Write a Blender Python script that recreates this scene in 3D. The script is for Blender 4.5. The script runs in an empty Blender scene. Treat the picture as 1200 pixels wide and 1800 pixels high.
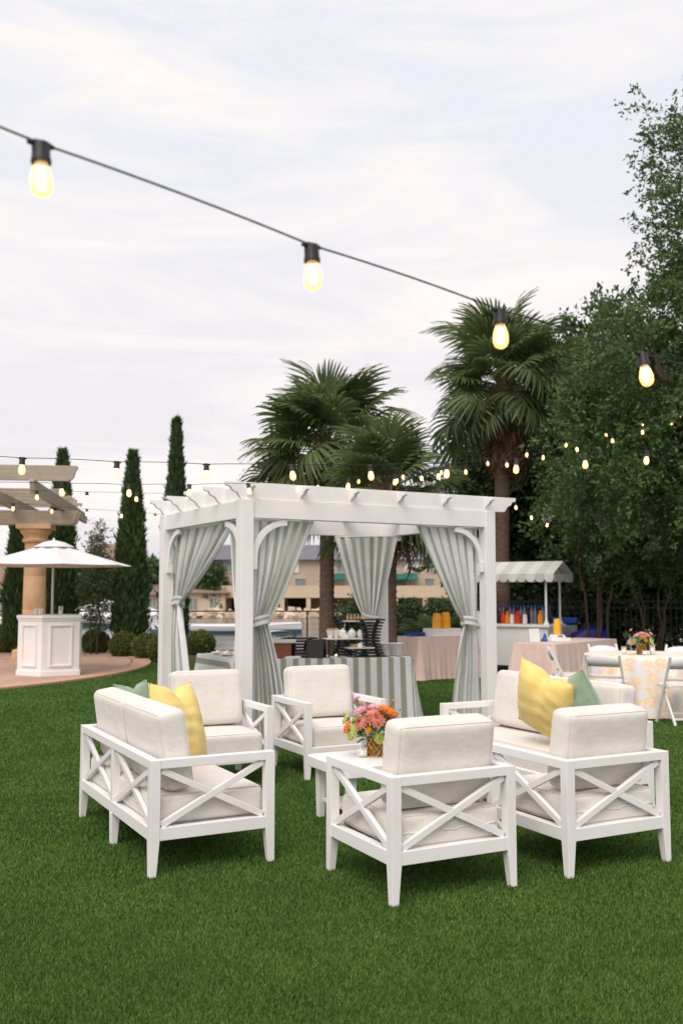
import bpy, bmesh, math, random
import numpy as np
from mathutils import Vector, Matrix
R = math.radians
random.seed(7)
rng = np.random.default_rng(11)
scene = bpy.context.scene
COL = scene.collection

# ------------------------------------------------------------------ camera
cam_data = bpy.data.cameras.new('camera')
cam = bpy.data.objects.new('camera', cam_data)
COL.objects.link(cam)
cam.location = (0, 0, 1.58)
cam.rotation_euler = (R(90 + 4.708), 0, 0)
cam_data.sensor_fit = 'VERTICAL'
cam_data.sensor_height = 36
cam_data.lens = 34.0
cam_data.clip_start = 0.05
cam_data.clip_end = 5000
cam_data.dof.use_dof = True
cam_data.dof.focus_distance = 5.7
cam_data.dof.aperture_fstop = 3.0
scene.camera = cam

# ------------------------------------------------------------------ sky
SUN_EL, SUN_AZ = 52, 200            # degrees; azimuth clockwise from +Y
world = bpy.data.worlds.new('World')
scene.world = world
world.use_nodes = True
nt = world.node_tree
nt.nodes.clear()
def wn(t, **k):
    n = nt.nodes.new(t)
    for a, b in k.items():
        setattr(n, a, b)
    return n
out = wn('ShaderNodeOutputWorld')
sky = wn('ShaderNodeTexSky')
sky.sky_type = 'NISHITA'
sky.sun_disc = False
sky.sun_elevation = R(SUN_EL)
sky.sun_rotation = R(SUN_AZ)
sky.air_density = 1.0
sky.dust_density = 2.0
bg1 = wn('ShaderNodeBackground')
bg1.inputs['Strength'].default_value = 0.10
nt.links.new(sky.outputs[0], bg1.inputs[0])
tc = wn('ShaderNodeTexCoord')
sep = wn('ShaderNodeSeparateXYZ')
nt.links.new(tc.outputs['Generated'], sep.inputs[0])
mp = wn('ShaderNodeMapping')
mp.inputs['Rotation'].default_value = (0, R(26), 0)
mp.inputs['Scale'].default_value = (1.3, 1.3, 6.0)
nt.links.new(tc.outputs['Generated'], mp.inputs[0])
nz = wn('ShaderNodeTexNoise')
nz.inputs['Scale'].default_value = 2.3
nz.inputs['Detail'].default_value = 7
nz.inputs['Roughness'].default_value = 0.62
nz.inputs['Distortion'].default_value = 0.6
nt.links.new(mp.outputs[0], nz.inputs['Vector'])
cr = wn('ShaderNodeValToRGB')        # cloud streaks
cr.color_ramp.elements[0].position = 0.42
cr.color_ramp.elements[1].position = 0.66
nt.links.new(nz.outputs['Fac'], cr.inputs[0])
el = wn('ShaderNodeValToRGB')        # haze colour with elevation
e = el.color_ramp.elements
e[0].position = 0.0
e[0].color = (0.74, 0.70, 0.74, 1)
e[1].position = 1.0
e[1].color = (0.78, 0.80, 0.86, 1)
k = e.new(0.12); k.color = (0.80, 0.745, 0.765, 1)
k = e.new(0.25); k.color = (0.82, 0.785, 0.805, 1)
k = e.new(0.45); k.color = (0.78, 0.795, 0.85, 1)
nt.links.new(sep.outputs[2], el.inputs[0])
mx = wn('ShaderNodeMix', data_type='RGBA')
nt.links.new(cr.outputs[0], mx.inputs[0])
nt.links.new(el.outputs[0], mx.inputs[6])
mx.inputs[7].default_value = (0.97, 0.90, 0.855, 1)
bg2 = wn('ShaderNodeBackground')
bg2.inputs['Strength'].default_value = 0.71
nt.links.new(mx.outputs[2], bg2.inputs[0])
ms = wn('ShaderNodeMixShader')
ms.inputs[0].default_value = 0.92
nt.links.new(bg1.outputs[0], ms.inputs[1])
nt.links.new(bg2.outputs[0], ms.inputs[2])
nt.links.new(ms.outputs[0], out.inputs[0])

# ------------------------------------------------------------------ sun
sd = bpy.data.lights.new('sun', 'SUN')
sd.energy = 1.5
sd.angle = R(40)
sd.color = (1.0, 0.91, 0.82)
sun = bpy.data.objects.new('sun', sd)
COL.objects.link(sun)
az = R(SUN_AZ)
sdir = Vector((math.sin(az) * math.cos(R(SUN_EL)), math.cos(az) * math.cos(R(SUN_EL)), math.sin(R(SUN_EL))))
sun.rotation_euler = sdir.to_track_quat('Z', 'Y').to_euler()
scene.view_settings.view_transform = 'Standard'
scene.view_settings.look = 'None'
scene.view_settings.exposure = 0.68
scene.view_settings.gamma = 1.0
scene.cycles.use_denoising = True
scene.cycles.max_bounces = 8
scene.cycles.transparent_max_bounces = 16
scene.cycles.sample_clamp_indirect = 4.0

# ------------------------------------------------------------------ helpers
def C(r, g, b):
    f = lambda c: (c / 255 / 12.92) if c / 255 <= 0.04045 else ((c / 255 + 0.055) / 1.055) ** 2.4
    return (f(r), f(g), f(b))

class NT:
    def __init__(self, name):
        self.m = bpy.data.materials.new(name)
        self.m.use_nodes = True
        self.t = self.m.node_tree
        self.b = self.t.nodes['Principled BSDF']
        self.o = self.t.nodes['Material Output']
    def n(self, t, **k):
        x = self.t.nodes.new(t)
        for a, b in k.items():
            setattr(x, a, b)
        return x
    def l(self, a, b):
        self.t.links.new(a, b)
    def coord(self, scale, kind='Object'):
        c = self.n('ShaderNodeTexCoord')
        m = self.n('ShaderNodeMapping')
        m.inputs['Scale'].default_value = (scale,) * 3 if not isinstance(scale, tuple) else scale
        self.l(c.outputs[kind], m.inputs[0])
        return m.outputs[0]
    def noise(self, scale, detail=4, rough=0.55, kind='Object', dist=0):
        z = self.n('ShaderNodeTexNoise')
        z.inputs['Scale'].default_value = 1
        z.inputs['Detail'].default_value = detail
        z.inputs['Roughness'].default_value = rough
        z.inputs['Distortion'].default_value = dist
        self.l(self.coord(scale, kind), z.inputs['Vector'])
        return z.outputs['Fac']
    def ramp(self, fac, stops):
        r = self.n('ShaderNodeValToRGB')
        el = r.color_ramp.elements
        while len(el) < len(stops):
            el.new(0.5)
        for e, (p, c) in zip(el, stops):
            e.position = p
            e.color = (*c[:3], 1)
        self.l(fac, r.inputs[0])
        return r.outputs[0]
    def bump(self, h, strength=0.3, dist=0.01):
        b = self.n('ShaderNodeBump')
        b.inputs['Strength'].default_value = strength
        b.inputs['Distance'].default_value = dist
        self.l(h, b.inputs['Height'])
        self.l(b.outputs[0], self.b.inputs['Normal'])
    def mixc(self, fac, a, b, bt='MIX'):
        m = self.n('ShaderNodeMix', data_type='RGBA', blend_type=bt)
        for s, v in ((0, fac), (6, a), (7, b)):
            if hasattr(v, 'links') or hasattr(v, 'is_linked'):
                self.l(v, m.inputs[s])
            elif s == 0:
                m.inputs[0].default_value = v
            else:
                m.inputs[s].default_value = (*v[:3], 1)
        return m.outputs[2]

def sc(c, k):
    return tuple(min(1, max(0, x * k)) for x in c[:3])

def mat(name, col, rough=0.6, var=0.12, scale=6, bump=0.0, bscale=80, metal=0.0, spec=0.4, kind='Object', dirt=None):
    t = NT(name)
    f = t.noise(scale, 5, 0.6, kind)
    c = t.ramp(f, [(0.25, sc(col, 1 - var)), (0.75, sc(col, 1 + var))])
    if dirt:
        d = t.noise(dirt[1], 6, 0.7, kind)
        dm = t.ramp(d, [(0.5, (0, 0, 0)), (0.8, (dirt[2],) * 3)])
        c = t.mixc(dm, c, dirt[0])
    t.l(c, t.b.inputs['Base Color'])
    t.b.inputs['Roughness'].default_value = rough
    t.b.inputs['Metallic'].default_value = metal
    t.b.inputs['Specular IOR Level'].default_value = spec
    if bump:
        t.bump(t.noise(bscale, 4, 0.6, kind), bump, 0.01)
    return t.m

def leafmat(name, cols, trans=0.25, rough=0.55, spec=0.3):
    """foliage: colour differs from leaf to leaf"""
    t = NT(name)
    g = t.n('ShaderNodeNewGeometry')
    n = len(cols)
    c = t.ramp(g.outputs['Random Per Island'], [(i / max(1, n - 1), cols[i]) for i in range(n)])
    t.l(c, t.b.inputs['Base Color'])
    t.b.inputs['Roughness'].default_value = rough
    t.b.inputs['Specular IOR Level'].default_value = spec
    if trans:
        tr = t.n('ShaderNodeBsdfTranslucent')
        t.l(c, tr.inputs[0])
        m = t.n('ShaderNodeMixShader')
        m.inputs[0].default_value = trans
        t.l(t.b.outputs[0], m.inputs[1])
        t.l(tr.outputs[0], m.inputs[2])
        t.l(m.outputs[0], t.o.inputs[0])
    return t.m

def V(*a):
    return Vector(a)

class MB:
    """collects shapes; build() links them as one mesh object"""
    def __init__(self):
        self.v, self.f, self.mi, self.uv = [], [], [], {}
    def add(self, vs, fs, mi=0):
        o = len(self.v)
        self.v += [tuple(p) for p in vs]
        self.f += [tuple(i + o for i in f) for f in fs]
        self.mi += [mi] * len(fs)
        return self
    def box(self, c, s, rot=None, mi=0, top=1.0):
        """top: scale of the +z face; a number or (sx, sy)"""
        tx, ty = (top, top) if not isinstance(top, tuple) else top
        vs = []
        for z in (-1, 1):
            for x, y in ((-1, -1), (1, -1), (1, 1), (-1, 1)):
                kx, ky = (tx, ty) if z > 0 else (1, 1)
                p = V(x * s[0] / 2 * kx, y * s[1] / 2 * ky, z * s[2] / 2)
                if rot is not None:
                    p = rot @ p
                vs.append(p + Vector(c))
        return self.add(vs, [(3, 2, 1, 0), (4, 5, 6, 7), (0, 1, 5, 4), (1, 2, 6, 5), (2, 3, 7, 6), (3, 0, 4, 7)], mi)
    def bar(self, a, b, w, h, up=(0, 0, 1), mi=0):
        a, b = Vector(a), Vector(b)
        d = (b - a)
        L = d.length
        d.normalize()
        s = d.cross(Vector(up))
        if s.length < 1e-5:
            s = d.cross(V(1, 0, 0))
        s.normalize()
        t = s.cross(d)
        rot = Matrix((s, d, t)).transposed()
        return self.box((a + b) / 2, (w, L, h), rot, mi)
    def tube(self, path, rad, n=8, mi=0, cap=True):
        path = [Vector(p) for p in path]
        if not hasattr(rad, '__len__'):
            rad = [rad] * len(path)
        vs, fs = [], []
        ref = None
        for i, p in enumerate(path):
            d = (path[min(i + 1, len(path) - 1)] - path[max(i - 1, 0)]).normalized()
            if ref is None:
                ref = d.cross(V(0, 0, 1))
                if ref.length < 0.05:
                    ref = d.cross(V(1, 0, 0))
            ref = (ref - d * ref.dot(d)).normalized()
            b = d.cross(ref)
            for k in range(n):
                a = 2 * math.pi * k / n
                vs.append(p + (ref * math.cos(a) + b * math.sin(a)) * rad[i])
        for i in range(len(path) - 1):
            for k in range(n):
                k2 = (k + 1) % n
                fs.append((i * n + k, (i + 1) * n + k, (i + 1) * n + k2, i * n + k2))
        if cap:
            fs.append(tuple(range(n)))
            fs.append(tuple((len(path) - 1) * n + k for k in reversed(range(n))))
        return self.add(vs, fs, mi)
    def lathe(self, prof, n=20, c=(0, 0, 0), mi=0, cap=True, fn=None):
        vs, fs = [], []
        for j, (r, z) in enumerate(prof):
            for k in range(n):
                a = 2 * math.pi * k / n
                rr = r if fn is None else fn(r, z, a)
                vs.append((c[0] + rr * math.cos(a), c[1] + rr * math.sin(a), c[2] + z))
        for j in range(len(prof) - 1):
            for k in range(n):
                k2 = (k + 1) % n
                fs.append((j * n + k, j * n + k2, (j + 1) * n + k2, (j + 1) * n + k))
        if cap:
            fs.append(tuple(reversed(range(n))))
            fs.append(tuple((len(prof) - 1) * n + k for k in range(n)))
        return self.add(vs, fs, mi)
    def prism(self, poly, a, ex, ey, ez, t, mi=0):
        """polygon (s, q) drawn in the plane ex, ey from point a, thickness t centred along ez"""
        a, ex, ey, ez = Vector(a), Vector(ex), Vector(ey), Vector(ez)
        n = len(poly)
        vs = [a + ex * s + ey * q - ez * t / 2 for s, q in poly] + [a + ex * s + ey * q + ez * t / 2 for s, q in poly]
        fs = [tuple(reversed(range(n))), tuple(range(n, 2 * n))]
        fs += [(i, (i + 1) % n, (i + 1) % n + n, i + n) for i in range(n)]
        return self.add(vs, fs, mi)
    def grid(self, fn, nu, nv, mi=0, wrap=False, uvfn=None):
        o = len(self.v)
        f0 = len(self.f)
        vs = [fn(i / nu, j / nv) for j in range(nv + 1) for i in range(nu + 1)]
        w = nu + 1
        fs = [(j * w + i, j * w + i + 1, (j + 1) * w + i + 1, (j + 1) * w + i) for j in range(nv) for i in range(nu)]
        self.add(vs, fs, mi)
        if uvfn:
            for j in range(nv + 1):
                for i in range(nu + 1):
                    self.uv[o + j * w + i] = uvfn(i / nu, j / nv)
        return self
    def build(self, name, mats, parent=None, smooth=False, bevel=0, loc=None, rot=None, fixn=True, seg=2):
        me = bpy.data.meshes.new(name)
        me.from_pydata(self.v, [], self.f)
        if fixn:
            bm = bmesh.new()
            bm.from_mesh(me)
            bmesh.ops.recalc_face_normals(bm, faces=bm.faces)
            bm.to_mesh(me)
            bm.free()
        if not isinstance(mats, (list, tuple)):
            mats = [mats]
        for m in mats:
            me.materials.append(m)
        me.polygons.foreach_set('material_index', self.mi)
        if self.uv:
            ul = me.uv_layers.new(name='UVMap')
            for lp in me.loops:
                ul.data[lp.index].uv = self.uv.get(lp.vertex_index, (0, 0))
        if smooth:
            me.polygons.foreach_set('use_smooth', [True] * len(me.polygons))
            if smooth is not True:
                me.set_sharp_from_angle(angle=R(smooth))
        me.update()
        o = link(name, me, parent, loc, rot)
        if bevel:
            b = o.modifiers.new('bevel', 'BEVEL')
            b.width = bevel
            b.segments = seg
            b.limit_method = 'ANGLE'
            b.angle_limit = R(40)
        return o

def link(name, data, parent=None, loc=None, rot=None):
    o = bpy.data.objects.new(name, data)
    COL.objects.link(o)
    if parent:
        o.parent = parent
    if loc is not None:
        o.location = loc
    if rot is not None:
        o.rotation_euler = rot
    return o

def npmesh(name, vs, fs, mats, parent=None, smooth=False, loc=None):
    """vs (N,3) array, fs (M,k) array"""
    me = bpy.data.meshes.new(name)
    vs = np.ascontiguousarray(vs, dtype=np.float32)
    fs = np.ascontiguousarray(fs, dtype=np.int32)
    M, k = fs.shape
    me.vertices.add(len(vs))
    me.vertices.foreach_set('co', vs.ravel())
    me.loops.add(M * k)
    me.loops.foreach_set('vertex_index', fs.ravel())
    me.polygons.add(M)
    me.polygons.foreach_set('loop_start', np.arange(0, M * k, k, dtype=np.int32))
    me.polygons.foreach_set('loop_total', np.full(M, k, dtype=np.int32))
    if smooth:
        me.polygons.foreach_set('use_smooth', np.ones(M, dtype=bool))
    if not isinstance(mats, (list, tuple)):
        mats = [mats]
    for m in mats:
        me.materials.append(m)
    me.update(calc_edges=True)
    return link(name, me, parent, loc)

def tag(o, label=None, cat=None, group=None, kind=None):
    if label: o['label'] = label
    if cat: o['category'] = cat
    if group: o['group'] = group
    if kind: o['kind'] = kind
    return o

def thing(name, label, cat, loc=(0, 0, 0), rz=0, group=None):
    o = link(name, None, None, loc, (0, 0, R(rz)))
    return tag(o, label, cat, group)

def copy_tree(o, parent=None):
    c = o.copy()
    COL.objects.link(c)
    c.parent = parent
    for ch in list(o.children):
        copy_tree(ch, c)
    return c

def place_copy(src, loc, rz, label, group=None, first=[]):
    c = copy_tree(src)
    c.location = loc
    c.rotation_euler = (0, 0, R(rz))
    c['label'] = label
    if group:
        c['group'] = group
    return c

# ------------------------------------------------------------------ materials
def fabric(name, col, var=0.05, weave=420, bump=0.25, sheen=0.2):
    t = NT(name)
    f = t.noise(5, 4, 0.6)
    base = t.ramp(f, [(0.3, sc(col, 1 - var)), (0.7, sc(col, 1 + var))])
    # fine slubs of the weave, two directions
    a = t.noise((weave, weave * 0.06, weave * 0.5), 2, 0.5)
    b = t.noise((weave * 0.06, weave, weave * 0.1), 2, 0.5)
    w = t.mixc(0.5, a, b)
    c = t.mixc(0.38, base, t.mixc(1.0, base, t.ramp(w, [(0.3, (0.75, 0.73, 0.70)), (0.6, (1, 1, 1))]), 'MULTIPLY'))
    t.l(c, t.b.inputs['Base Color'])
    t.b.inputs['Roughness'].default_value = 0.9
    t.b.inputs['Specular IOR Level'].default_value = 0.15
    t.b.inputs['Sheen Weight'].default_value = sheen
    bp = t.n('ShaderNodeBump')
    bp.inputs['Strength'].default_value = bump
    bp.inputs['Distance'].default_value = 0.003
    t.l(w, bp.inputs['Height'])
    b2 = t.n('ShaderNodeBump')
    b2.inputs['Strength'].default_value = 0.35
    b2.inputs['Distance'].default_value = 0.03
    t.l(t.noise(7, 3, 0.5), b2.inputs['Height'])
    t.l(b2.outputs[0], bp.inputs['Normal'])
    t.l(bp.outputs[0], t.b.inputs['Normal'])
    return t.m

def stripes(name, n, axis, white=(0.80, 0.79, 0.80), green=None, duty=0.55):
    """printed stripes counted along the cloth's own UV"""
    green = green or C(146, 152, 132)
    t = NT(name)
    uv = t.n('ShaderNodeTexCoord')
    s = t.n('ShaderNodeSeparateXYZ')
    t.l(uv.outputs['UV'], s.inputs[0])
    m = t.n('ShaderNodeMath', operation='MULTIPLY')
    t.l(s.outputs[axis], m.inputs[0])
    m.inputs[1].default_value = n
    fr = t.n('ShaderNodeMath', operation='FRACT')
    t.l(m.outputs[0], fr.inputs[0])
    g = t.n('ShaderNodeMath', operation='GREATER_THAN')
    t.l(fr.outputs[0], g.inputs[0])
    g.inputs[1].default_value = duty
    c = t.mixc(g.outputs[0], white, green)
    f = t.noise(9, 4, 0.6)
    c = t.mixc(1.0, c, t.ramp(f, [(0.3, (0.92, 0.92, 0.92)), (0.7, (1, 1, 1))]), 'MULTIPLY')
    t.l(c, t.b.inputs['Base Color'])
    t.b.inputs['Roughness'].default_value = 0.85
    t.b.inputs['Specular IOR Level'].default_value = 0.2
    t.bump(t.noise(14, 3, 0.5), 0.25, 0.02)
    # thin cloth: some light passes through
    tr = t.n('ShaderNodeBsdfTranslucent')
    t.l(c, tr.inputs[0])
    mm = t.n('ShaderNodeMixShader')
    mm.inputs[0].default_value = 0.24
    t.l(t.b.outputs[0], mm.inputs[1])
    t.l(tr.outputs[0], mm.inputs[2])
    t.l(mm.outputs[0], t.o.inputs[0])
    return t.m

M = {}
M['white'] = mat('white_paint', (0.84, 0.82, 0.815), 0.42, 0.03, 3, 0.06, 45, dirt=((0.62, 0.58, 0.55), 2.2, 0.25))
M['white_wood'] = mat('white_pergola_paint', (0.84, 0.82, 0.815), 0.5, 0.04, 2, 0.08, 30, dirt=((0.6, 0.55, 0.52), 1.3, 0.25))
M['cushion'] = fabric('oatmeal_linen', (0.75, 0.705, 0.655), 0.04, 260, 0.4)
M['yellow'] = fabric('yellow_cotton', C(238, 212, 132), 0.05, 300)
M['green'] = fabric('green_velvet', C(140, 162, 138), 0.16, 120, 0.3, 0.6)
M['green_pipe'] = fabric('green_piping', C(150, 180, 152), 0.05)
M['cord'] = mat('black_rubber', (0.012, 0.012, 0.013), 0.5, 0.1)
M['black'] = mat('black_metal', (0.014, 0.014, 0.015), 0.45, 0.2)
M['chrome'] = mat('brushed_steel', (0.74, 0.74, 0.74), 0.34, 0.05, metal=1.0)
M['pink'] = fabric('blush_tablecloth', C(226, 200, 190), 0.03, 200, 0.1)
M['china'] = mat('white_china', (0.84, 0.83, 0.81), 0.2, 0.02)
M['wood'] = mat('brown_wood', C(120, 72, 44), 0.5, 0.25, (3, 30, 30), 0.1)
M['bark'] = mat('grey_brown_bark', (0.075, 0.055, 0.042), 0.9, 0.45, (9, 9, 2.5), 0.8, 18)
M['palm_bark'] = mat('palm_bark', (0.125, 0.082, 0.058), 0.9, 0.4, (6, 6, 22), 0.9, 30)
M['dead'] = leafmat('dry_palm_thatch', [C(92, 66, 46), C(134, 98, 70), C(160, 122, 92), C(110, 78, 60)], 0.1, 0.8)
M['palm'] = leafmat('palm_leaf', [(0.085, 0.125, 0.045), (0.13, 0.175, 0.062), (0.185, 0.225, 0.09), (0.10, 0.145, 0.055)], 0.45, 0.45, 0.45)
M['palm_stem'] = mat('palm_stalk', (0.11, 0.14, 0.05), 0.5, 0.2)
M['oak'] = leafmat('oak_leaf', [(0.052, 0.098, 0.032), (0.088, 0.15, 0.048), (0.14, 0.21, 0.075), (0.066, 0.12, 0.04)], 0.3, 0.5, 0.35)
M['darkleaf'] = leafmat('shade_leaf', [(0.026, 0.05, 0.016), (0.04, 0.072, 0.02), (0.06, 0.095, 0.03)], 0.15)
M['cyp'] = leafmat('cypress_leaf', [(0.036, 0.075, 0.026), (0.058, 0.108, 0.036), (0.085, 0.14, 0.048)], 0.1)
M['box'] = leafmat('boxwood_leaf', [(0.065, 0.095, 0.02), (0.11, 0.145, 0.034), (0.15, 0.185, 0.05), (0.11, 0.10, 0.04)], 0.1)
M['loose'] = leafmat('thin_tree_leaf', [(0.07, 0.115, 0.045), (0.10, 0.15, 0.06), (0.11, 0.11, 0.055)], 0.2)
M['far_leaf'] = leafmat('far_leaf', [(0.045, 0.085, 0.03), (0.075, 0.125, 0.045), (0.105, 0.16, 0.06)], 0.1)
def emis(name, col, s):
    t = NT(name)
    t.b.inputs['Base Color'].default_value = (*col, 1)
    t.b.inputs['Emission Color'].default_value = (*col, 1)
    t.b.inputs['Emission Strength'].default_value = s
    t.m.cycles.emission_sampling = 'NONE'
    return t.m
M['filament'] = emis('glowing_filament', (1.0, 0.78, 0.46), 7)
M['flame'] = emis('candle_flame', (1.0, 0.62, 0.22), 8)
def clear(name, tint=(1, 1, 1), glow=None, gl=0.0, opac=0.16):
    t = NT(name)
    tr = t.n('ShaderNodeBsdfTransparent')
    tr.inputs[0].default_value = (*tint, 1)
    t.b.inputs['Base Color'].default_value = (*tint, 1)
    t.b.inputs['Roughness'].default_value = 0.05
    if glow:
        t.b.inputs['Emission Color'].default_value = (*glow, 1)
        t.b.inputs['Emission Strength'].default_value = gl
        t.m.cycles.emission_sampling = 'NONE'
    lw = t.n('ShaderNodeLayerWeight')
    lw.inputs[0].default_value = 0.35
    mr = t.n('ShaderNodeMapRange')
    mr.inputs[3].default_value = opac
    mr.inputs[4].default_value = min(1, opac + 0.6)
    t.l(lw.outputs['Facing'], mr.inputs[0])
    m = t.n('ShaderNodeMixShader')
    t.l(mr.outputs[0], m.inputs[0])
    t.l(tr.outputs[0], m.inputs[1])
    t.l(t.b.outputs[0], m.inputs[2])
    t.l(m.outputs[0], t.o.inputs[0])
    return t.m
M['bulb'] = clear('amber_bulb_glass', (1.0, 0.86, 0.62), (1.0, 0.60, 0.24), 0.62, 0.3)
M['glass'] = clear('clear_glass', (0.97, 0.98, 0.98), None, 0, 0.12)

# ================================================================== SETTING
def gmat():
    t = NT('turf_backing')
    f = t.noise(2.2, 5, 0.6)
    g = t.noise(160, 3, 0.6)
    c = t.ramp(f, [(0.3, (0.034, 0.066, 0.012)), (0.7, (0.050, 0.094, 0.017))])
    c = t.mixc(0.55, c, t.mixc(1.0, c, t.ramp(g, [(0.35, (0.3, 0.3, 0.3)), (0.7, (1.5, 1.5, 1.4))]), 'MULTIPLY'))
    t.l(c, t.b.inputs['Base Color'])
    t.b.inputs['Roughness'].default_value = 0.9
    t.b.inputs['Specular IOR Level'].default_value = 0.1
    t.bump(g, 0.8, 0.02)
    return t.m
M['turf'] = gmat()
M['mulch'] = mat('dark_mulch', (0.06, 0.042, 0.03), 0.95, 0.4, 12, 0.8, 40)
M['bankmat'] = mat('dry_bank_soil', C(176, 158, 132), 0.95, 0.25, 0.3, 0.3, 2)

mb = MB()
mb.add([(-90, -30, 0), (90, -30, 0), (90, 26.6, 0), (-90, 26.6, 0), (-90, 26.9, -3), (90, 26.9, -3)],
       [(0, 1, 2, 3), (3, 2, 5, 4)])
tag(mb.build('lawn_ground', M['turf']), kind='structure')

# planting bed behind the patio
mb = MB()
mb.grid(lambda s, t: (-16 + 46 * s, 22.2 + 4.3 * t + (0.5 * math.sin(s * 23) if t == 0 else 0), 0.004 + 0.018 * math.sin(math.pi * t)), 40, 3)
tag(mb.build('planting_bed', M['mulch']), kind='structure')

# paved round terrace
def pavmat():
    t = NT('terrace_pavers')
    br = t.n('ShaderNodeTexBrick')
    t.l(t.coord(1.0), br.inputs['Vector'])
    br.inputs['Scale'].default_value = 2.2
    br.inputs['Mortar Size'].default_value = 0.008
    br.inputs['Color1'].default_value = (*C(196, 162, 142), 1)
    br.inputs['Color2'].default_value = (*C(178, 146, 128), 1)
    br.inputs['Mortar'].default_value = (*C(150, 124, 108), 1)
    f = t.noise(1.4, 5, 0.6)
    c = t.mixc(1.0, br.outputs[0], t.ramp(f, [(0.3, (0.86, 0.86, 0.86)), (0.7, (1.08, 1.06, 1.04))]), 'MULTIPLY')
    t.l(c, t.b.inputs['Base Color'])
    t.b.inputs['Roughness'].default_value = 0.8
    return t.m
PC, PR = (-11.9, 20.3), 7.8
mb = MB()
n = 128
mb.lathe([(PR - 0.42, 0.0), (PR - 0.42, 0.03)], n, (PC[0], PC[1], 0))
pat = tag(mb.build('terrace_paving', pavmat()), kind='structure')
mb = MB()
pm = mat('border_paver', C(198, 158, 132), 0.8, 0.15, 5)
bm_ = MB()
a0, a1 = -75, 60
npv = 170
# soldier course: one brick mesh shared by all, laid round the visible rim
bk = MB().box((0, 0, 0.016), (0.39, 0.185, 0.034))
first = bk.build('paver', pm, pat, bevel=0)
for i in range(npv):
    a = R(a0 + (a1 - a0) * i / (npv - 1))
    o = first if i == 0 else first.copy()
    if i:
        COL.objects.link(o)
    o.location = (PC[0] + (PR - 0.2) * math.cos(a), PC[1] + (PR - 0.2) * math.sin(a), 0.001 * (i % 3))
    o.rotation_euler = (0, 0, a)
    o.parent = pat

# artificial turf blades: density falls with distance, blade size grows to keep the same look
def turf():
    Ys, Xs, Zs = [], [], []
    bands = []
    y = 2.6
    while y < 25:
        y2 = y * 1.06
        half = 0.353 * y2 + 0.9
        ym = (y + y2) / 2
        dens = 34000 * (3.4 / max(ym, 3.4)) ** 1.75
        cnt = int(dens * (y2 - y) * 2 * half)
        bands.append(np.stack([rng.uniform(-half, half, cnt), rng.uniform(y, y2, cnt)], 1))
        y = y2
    P = np.concatenate(bands)
    d2 = (P[:, 0] - PC[0]) ** 2 + (P[:, 1] - PC[1]) ** 2
    P = P[(d2 > (PR + 0.02) ** 2) & (P[:, 1] < 22.6)]
    N = len(P)
    k = np.maximum(P[:, 1], 3.4) / 3.4
    k = k ** 0.85
    ln = rng.uniform(0.009, 0.019, N) * np.minimum(k, 2.2) ** 0.35
    w = rng.uniform(0.0024, 0.0040, N) * k
    # lean follows patches, as trodden pile does
    ang = 0.5 * np.sin(P[:, 0] * 2.1 + 1.3 * np.sin(P[:, 1] * 1.7)) + 0.4 * np.cos(P[:, 1] * 2.6 + P[:, 0] * 1.1) + rng.normal(0, 2.2, N)
    lean = np.abs(rng.normal(0.8, 0.4, N))
    wa = rng.uniform(0, 2 * np.pi, N)
    base = np.stack([P[:, 0], P[:, 1], np.zeros(N)], 1)
    side = np.stack([np.cos(wa), np.sin(wa), np.zeros(N)], 1) * (w / 2)[:, None]
    tip = base + np.stack([np.cos(ang) * np.sin(lean) * ln, np.sin(ang) * np.sin(lean) * ln, np.cos(lean) * ln + 0.004], 1)
    base[:, 2] = 0.0
    vs = np.empty((N, 3, 3))
    vs[:, 0] = base - side
    vs[:, 1] = base + side
    vs[:, 2] = tip
    fs = np.arange(N * 3).reshape(N, 3)
    t = NT('turf_blade')
    g = t.n('ShaderNodeNewGeometry')
    c = t.ramp(g.outputs['Random Per Island'], [(0.0, (0.052, 0.118, 0.022)), (0.35, (0.075, 0.163, 0.031)), (0.7, (0.106, 0.21, 0.044)), (0.92, (0.155, 0.26, 0.07)), (1.0, (0.21, 0.19, 0.09))])
    f = t.noise(1.1, 4, 0.6)
    c = t.mixc(1.0, c, t.ramp(f, [(0.3, (0.80, 0.82, 0.80)), (0.7, (1.12, 1.1, 1.05))]), 'MULTIPLY')
    t.l(c, t.b.inputs['Base Color'])
    t.b.inputs['Roughness'].default_value = 0.7
    t.b.inputs['Specular IOR Level'].default_value = 0.08
    o = npmesh('turf_grass', vs.reshape(-1, 3), fs, t.m)
    tag(o, 'short green artificial turf blades covering the lawn', 'grass', kind='stuff')
turf()

# water and the far shore
def watermat():
    t = NT('calm_water')
    t.b.inputs['Base Color'].default_value = (0.16, 0.15, 0.14, 1)
    t.b.inputs['Roughness'].default_value = 0.12
    t.b.inputs['IOR'].default_value = 1.33
    t.bump(t.noise((0.35, 1.3, 1), 4, 0.6), 0.35, 0.15)
    return t.m
mb = MB().add([(-900, 26.7, -1.0), (900, 26.7, -1.0), (900, 140, -1.0), (-900, 140, -1.0)], [(0, 1, 2, 3)])
tag(mb.build('lake_water', watermat()), kind='structure')
def bank(s, t):
    X = -900 + 1800 * s
    prof = [(96, -1.6), (97.5, -0.9), (99, -0.55), (140, 0.0), (400, 2.0), (2500, 6.0)]
    i = min(int(t * 5), 4)
    return (X, prof[i][0] if t < 1 else prof[5][0], prof[i][1] if t < 1 else prof[5][1])
mb = MB().grid(lambda s, t: (-900 + 1800 * s, [96, 97.5, 99, 140, 400, 2600][round(t * 5)], [-1.6, -0.95, -0.5, -0.2, 1.5, 5][round(t * 5)]), 6, 5)
tag(mb.build('far_shore', M['bankmat']), kind='structure')
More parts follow.
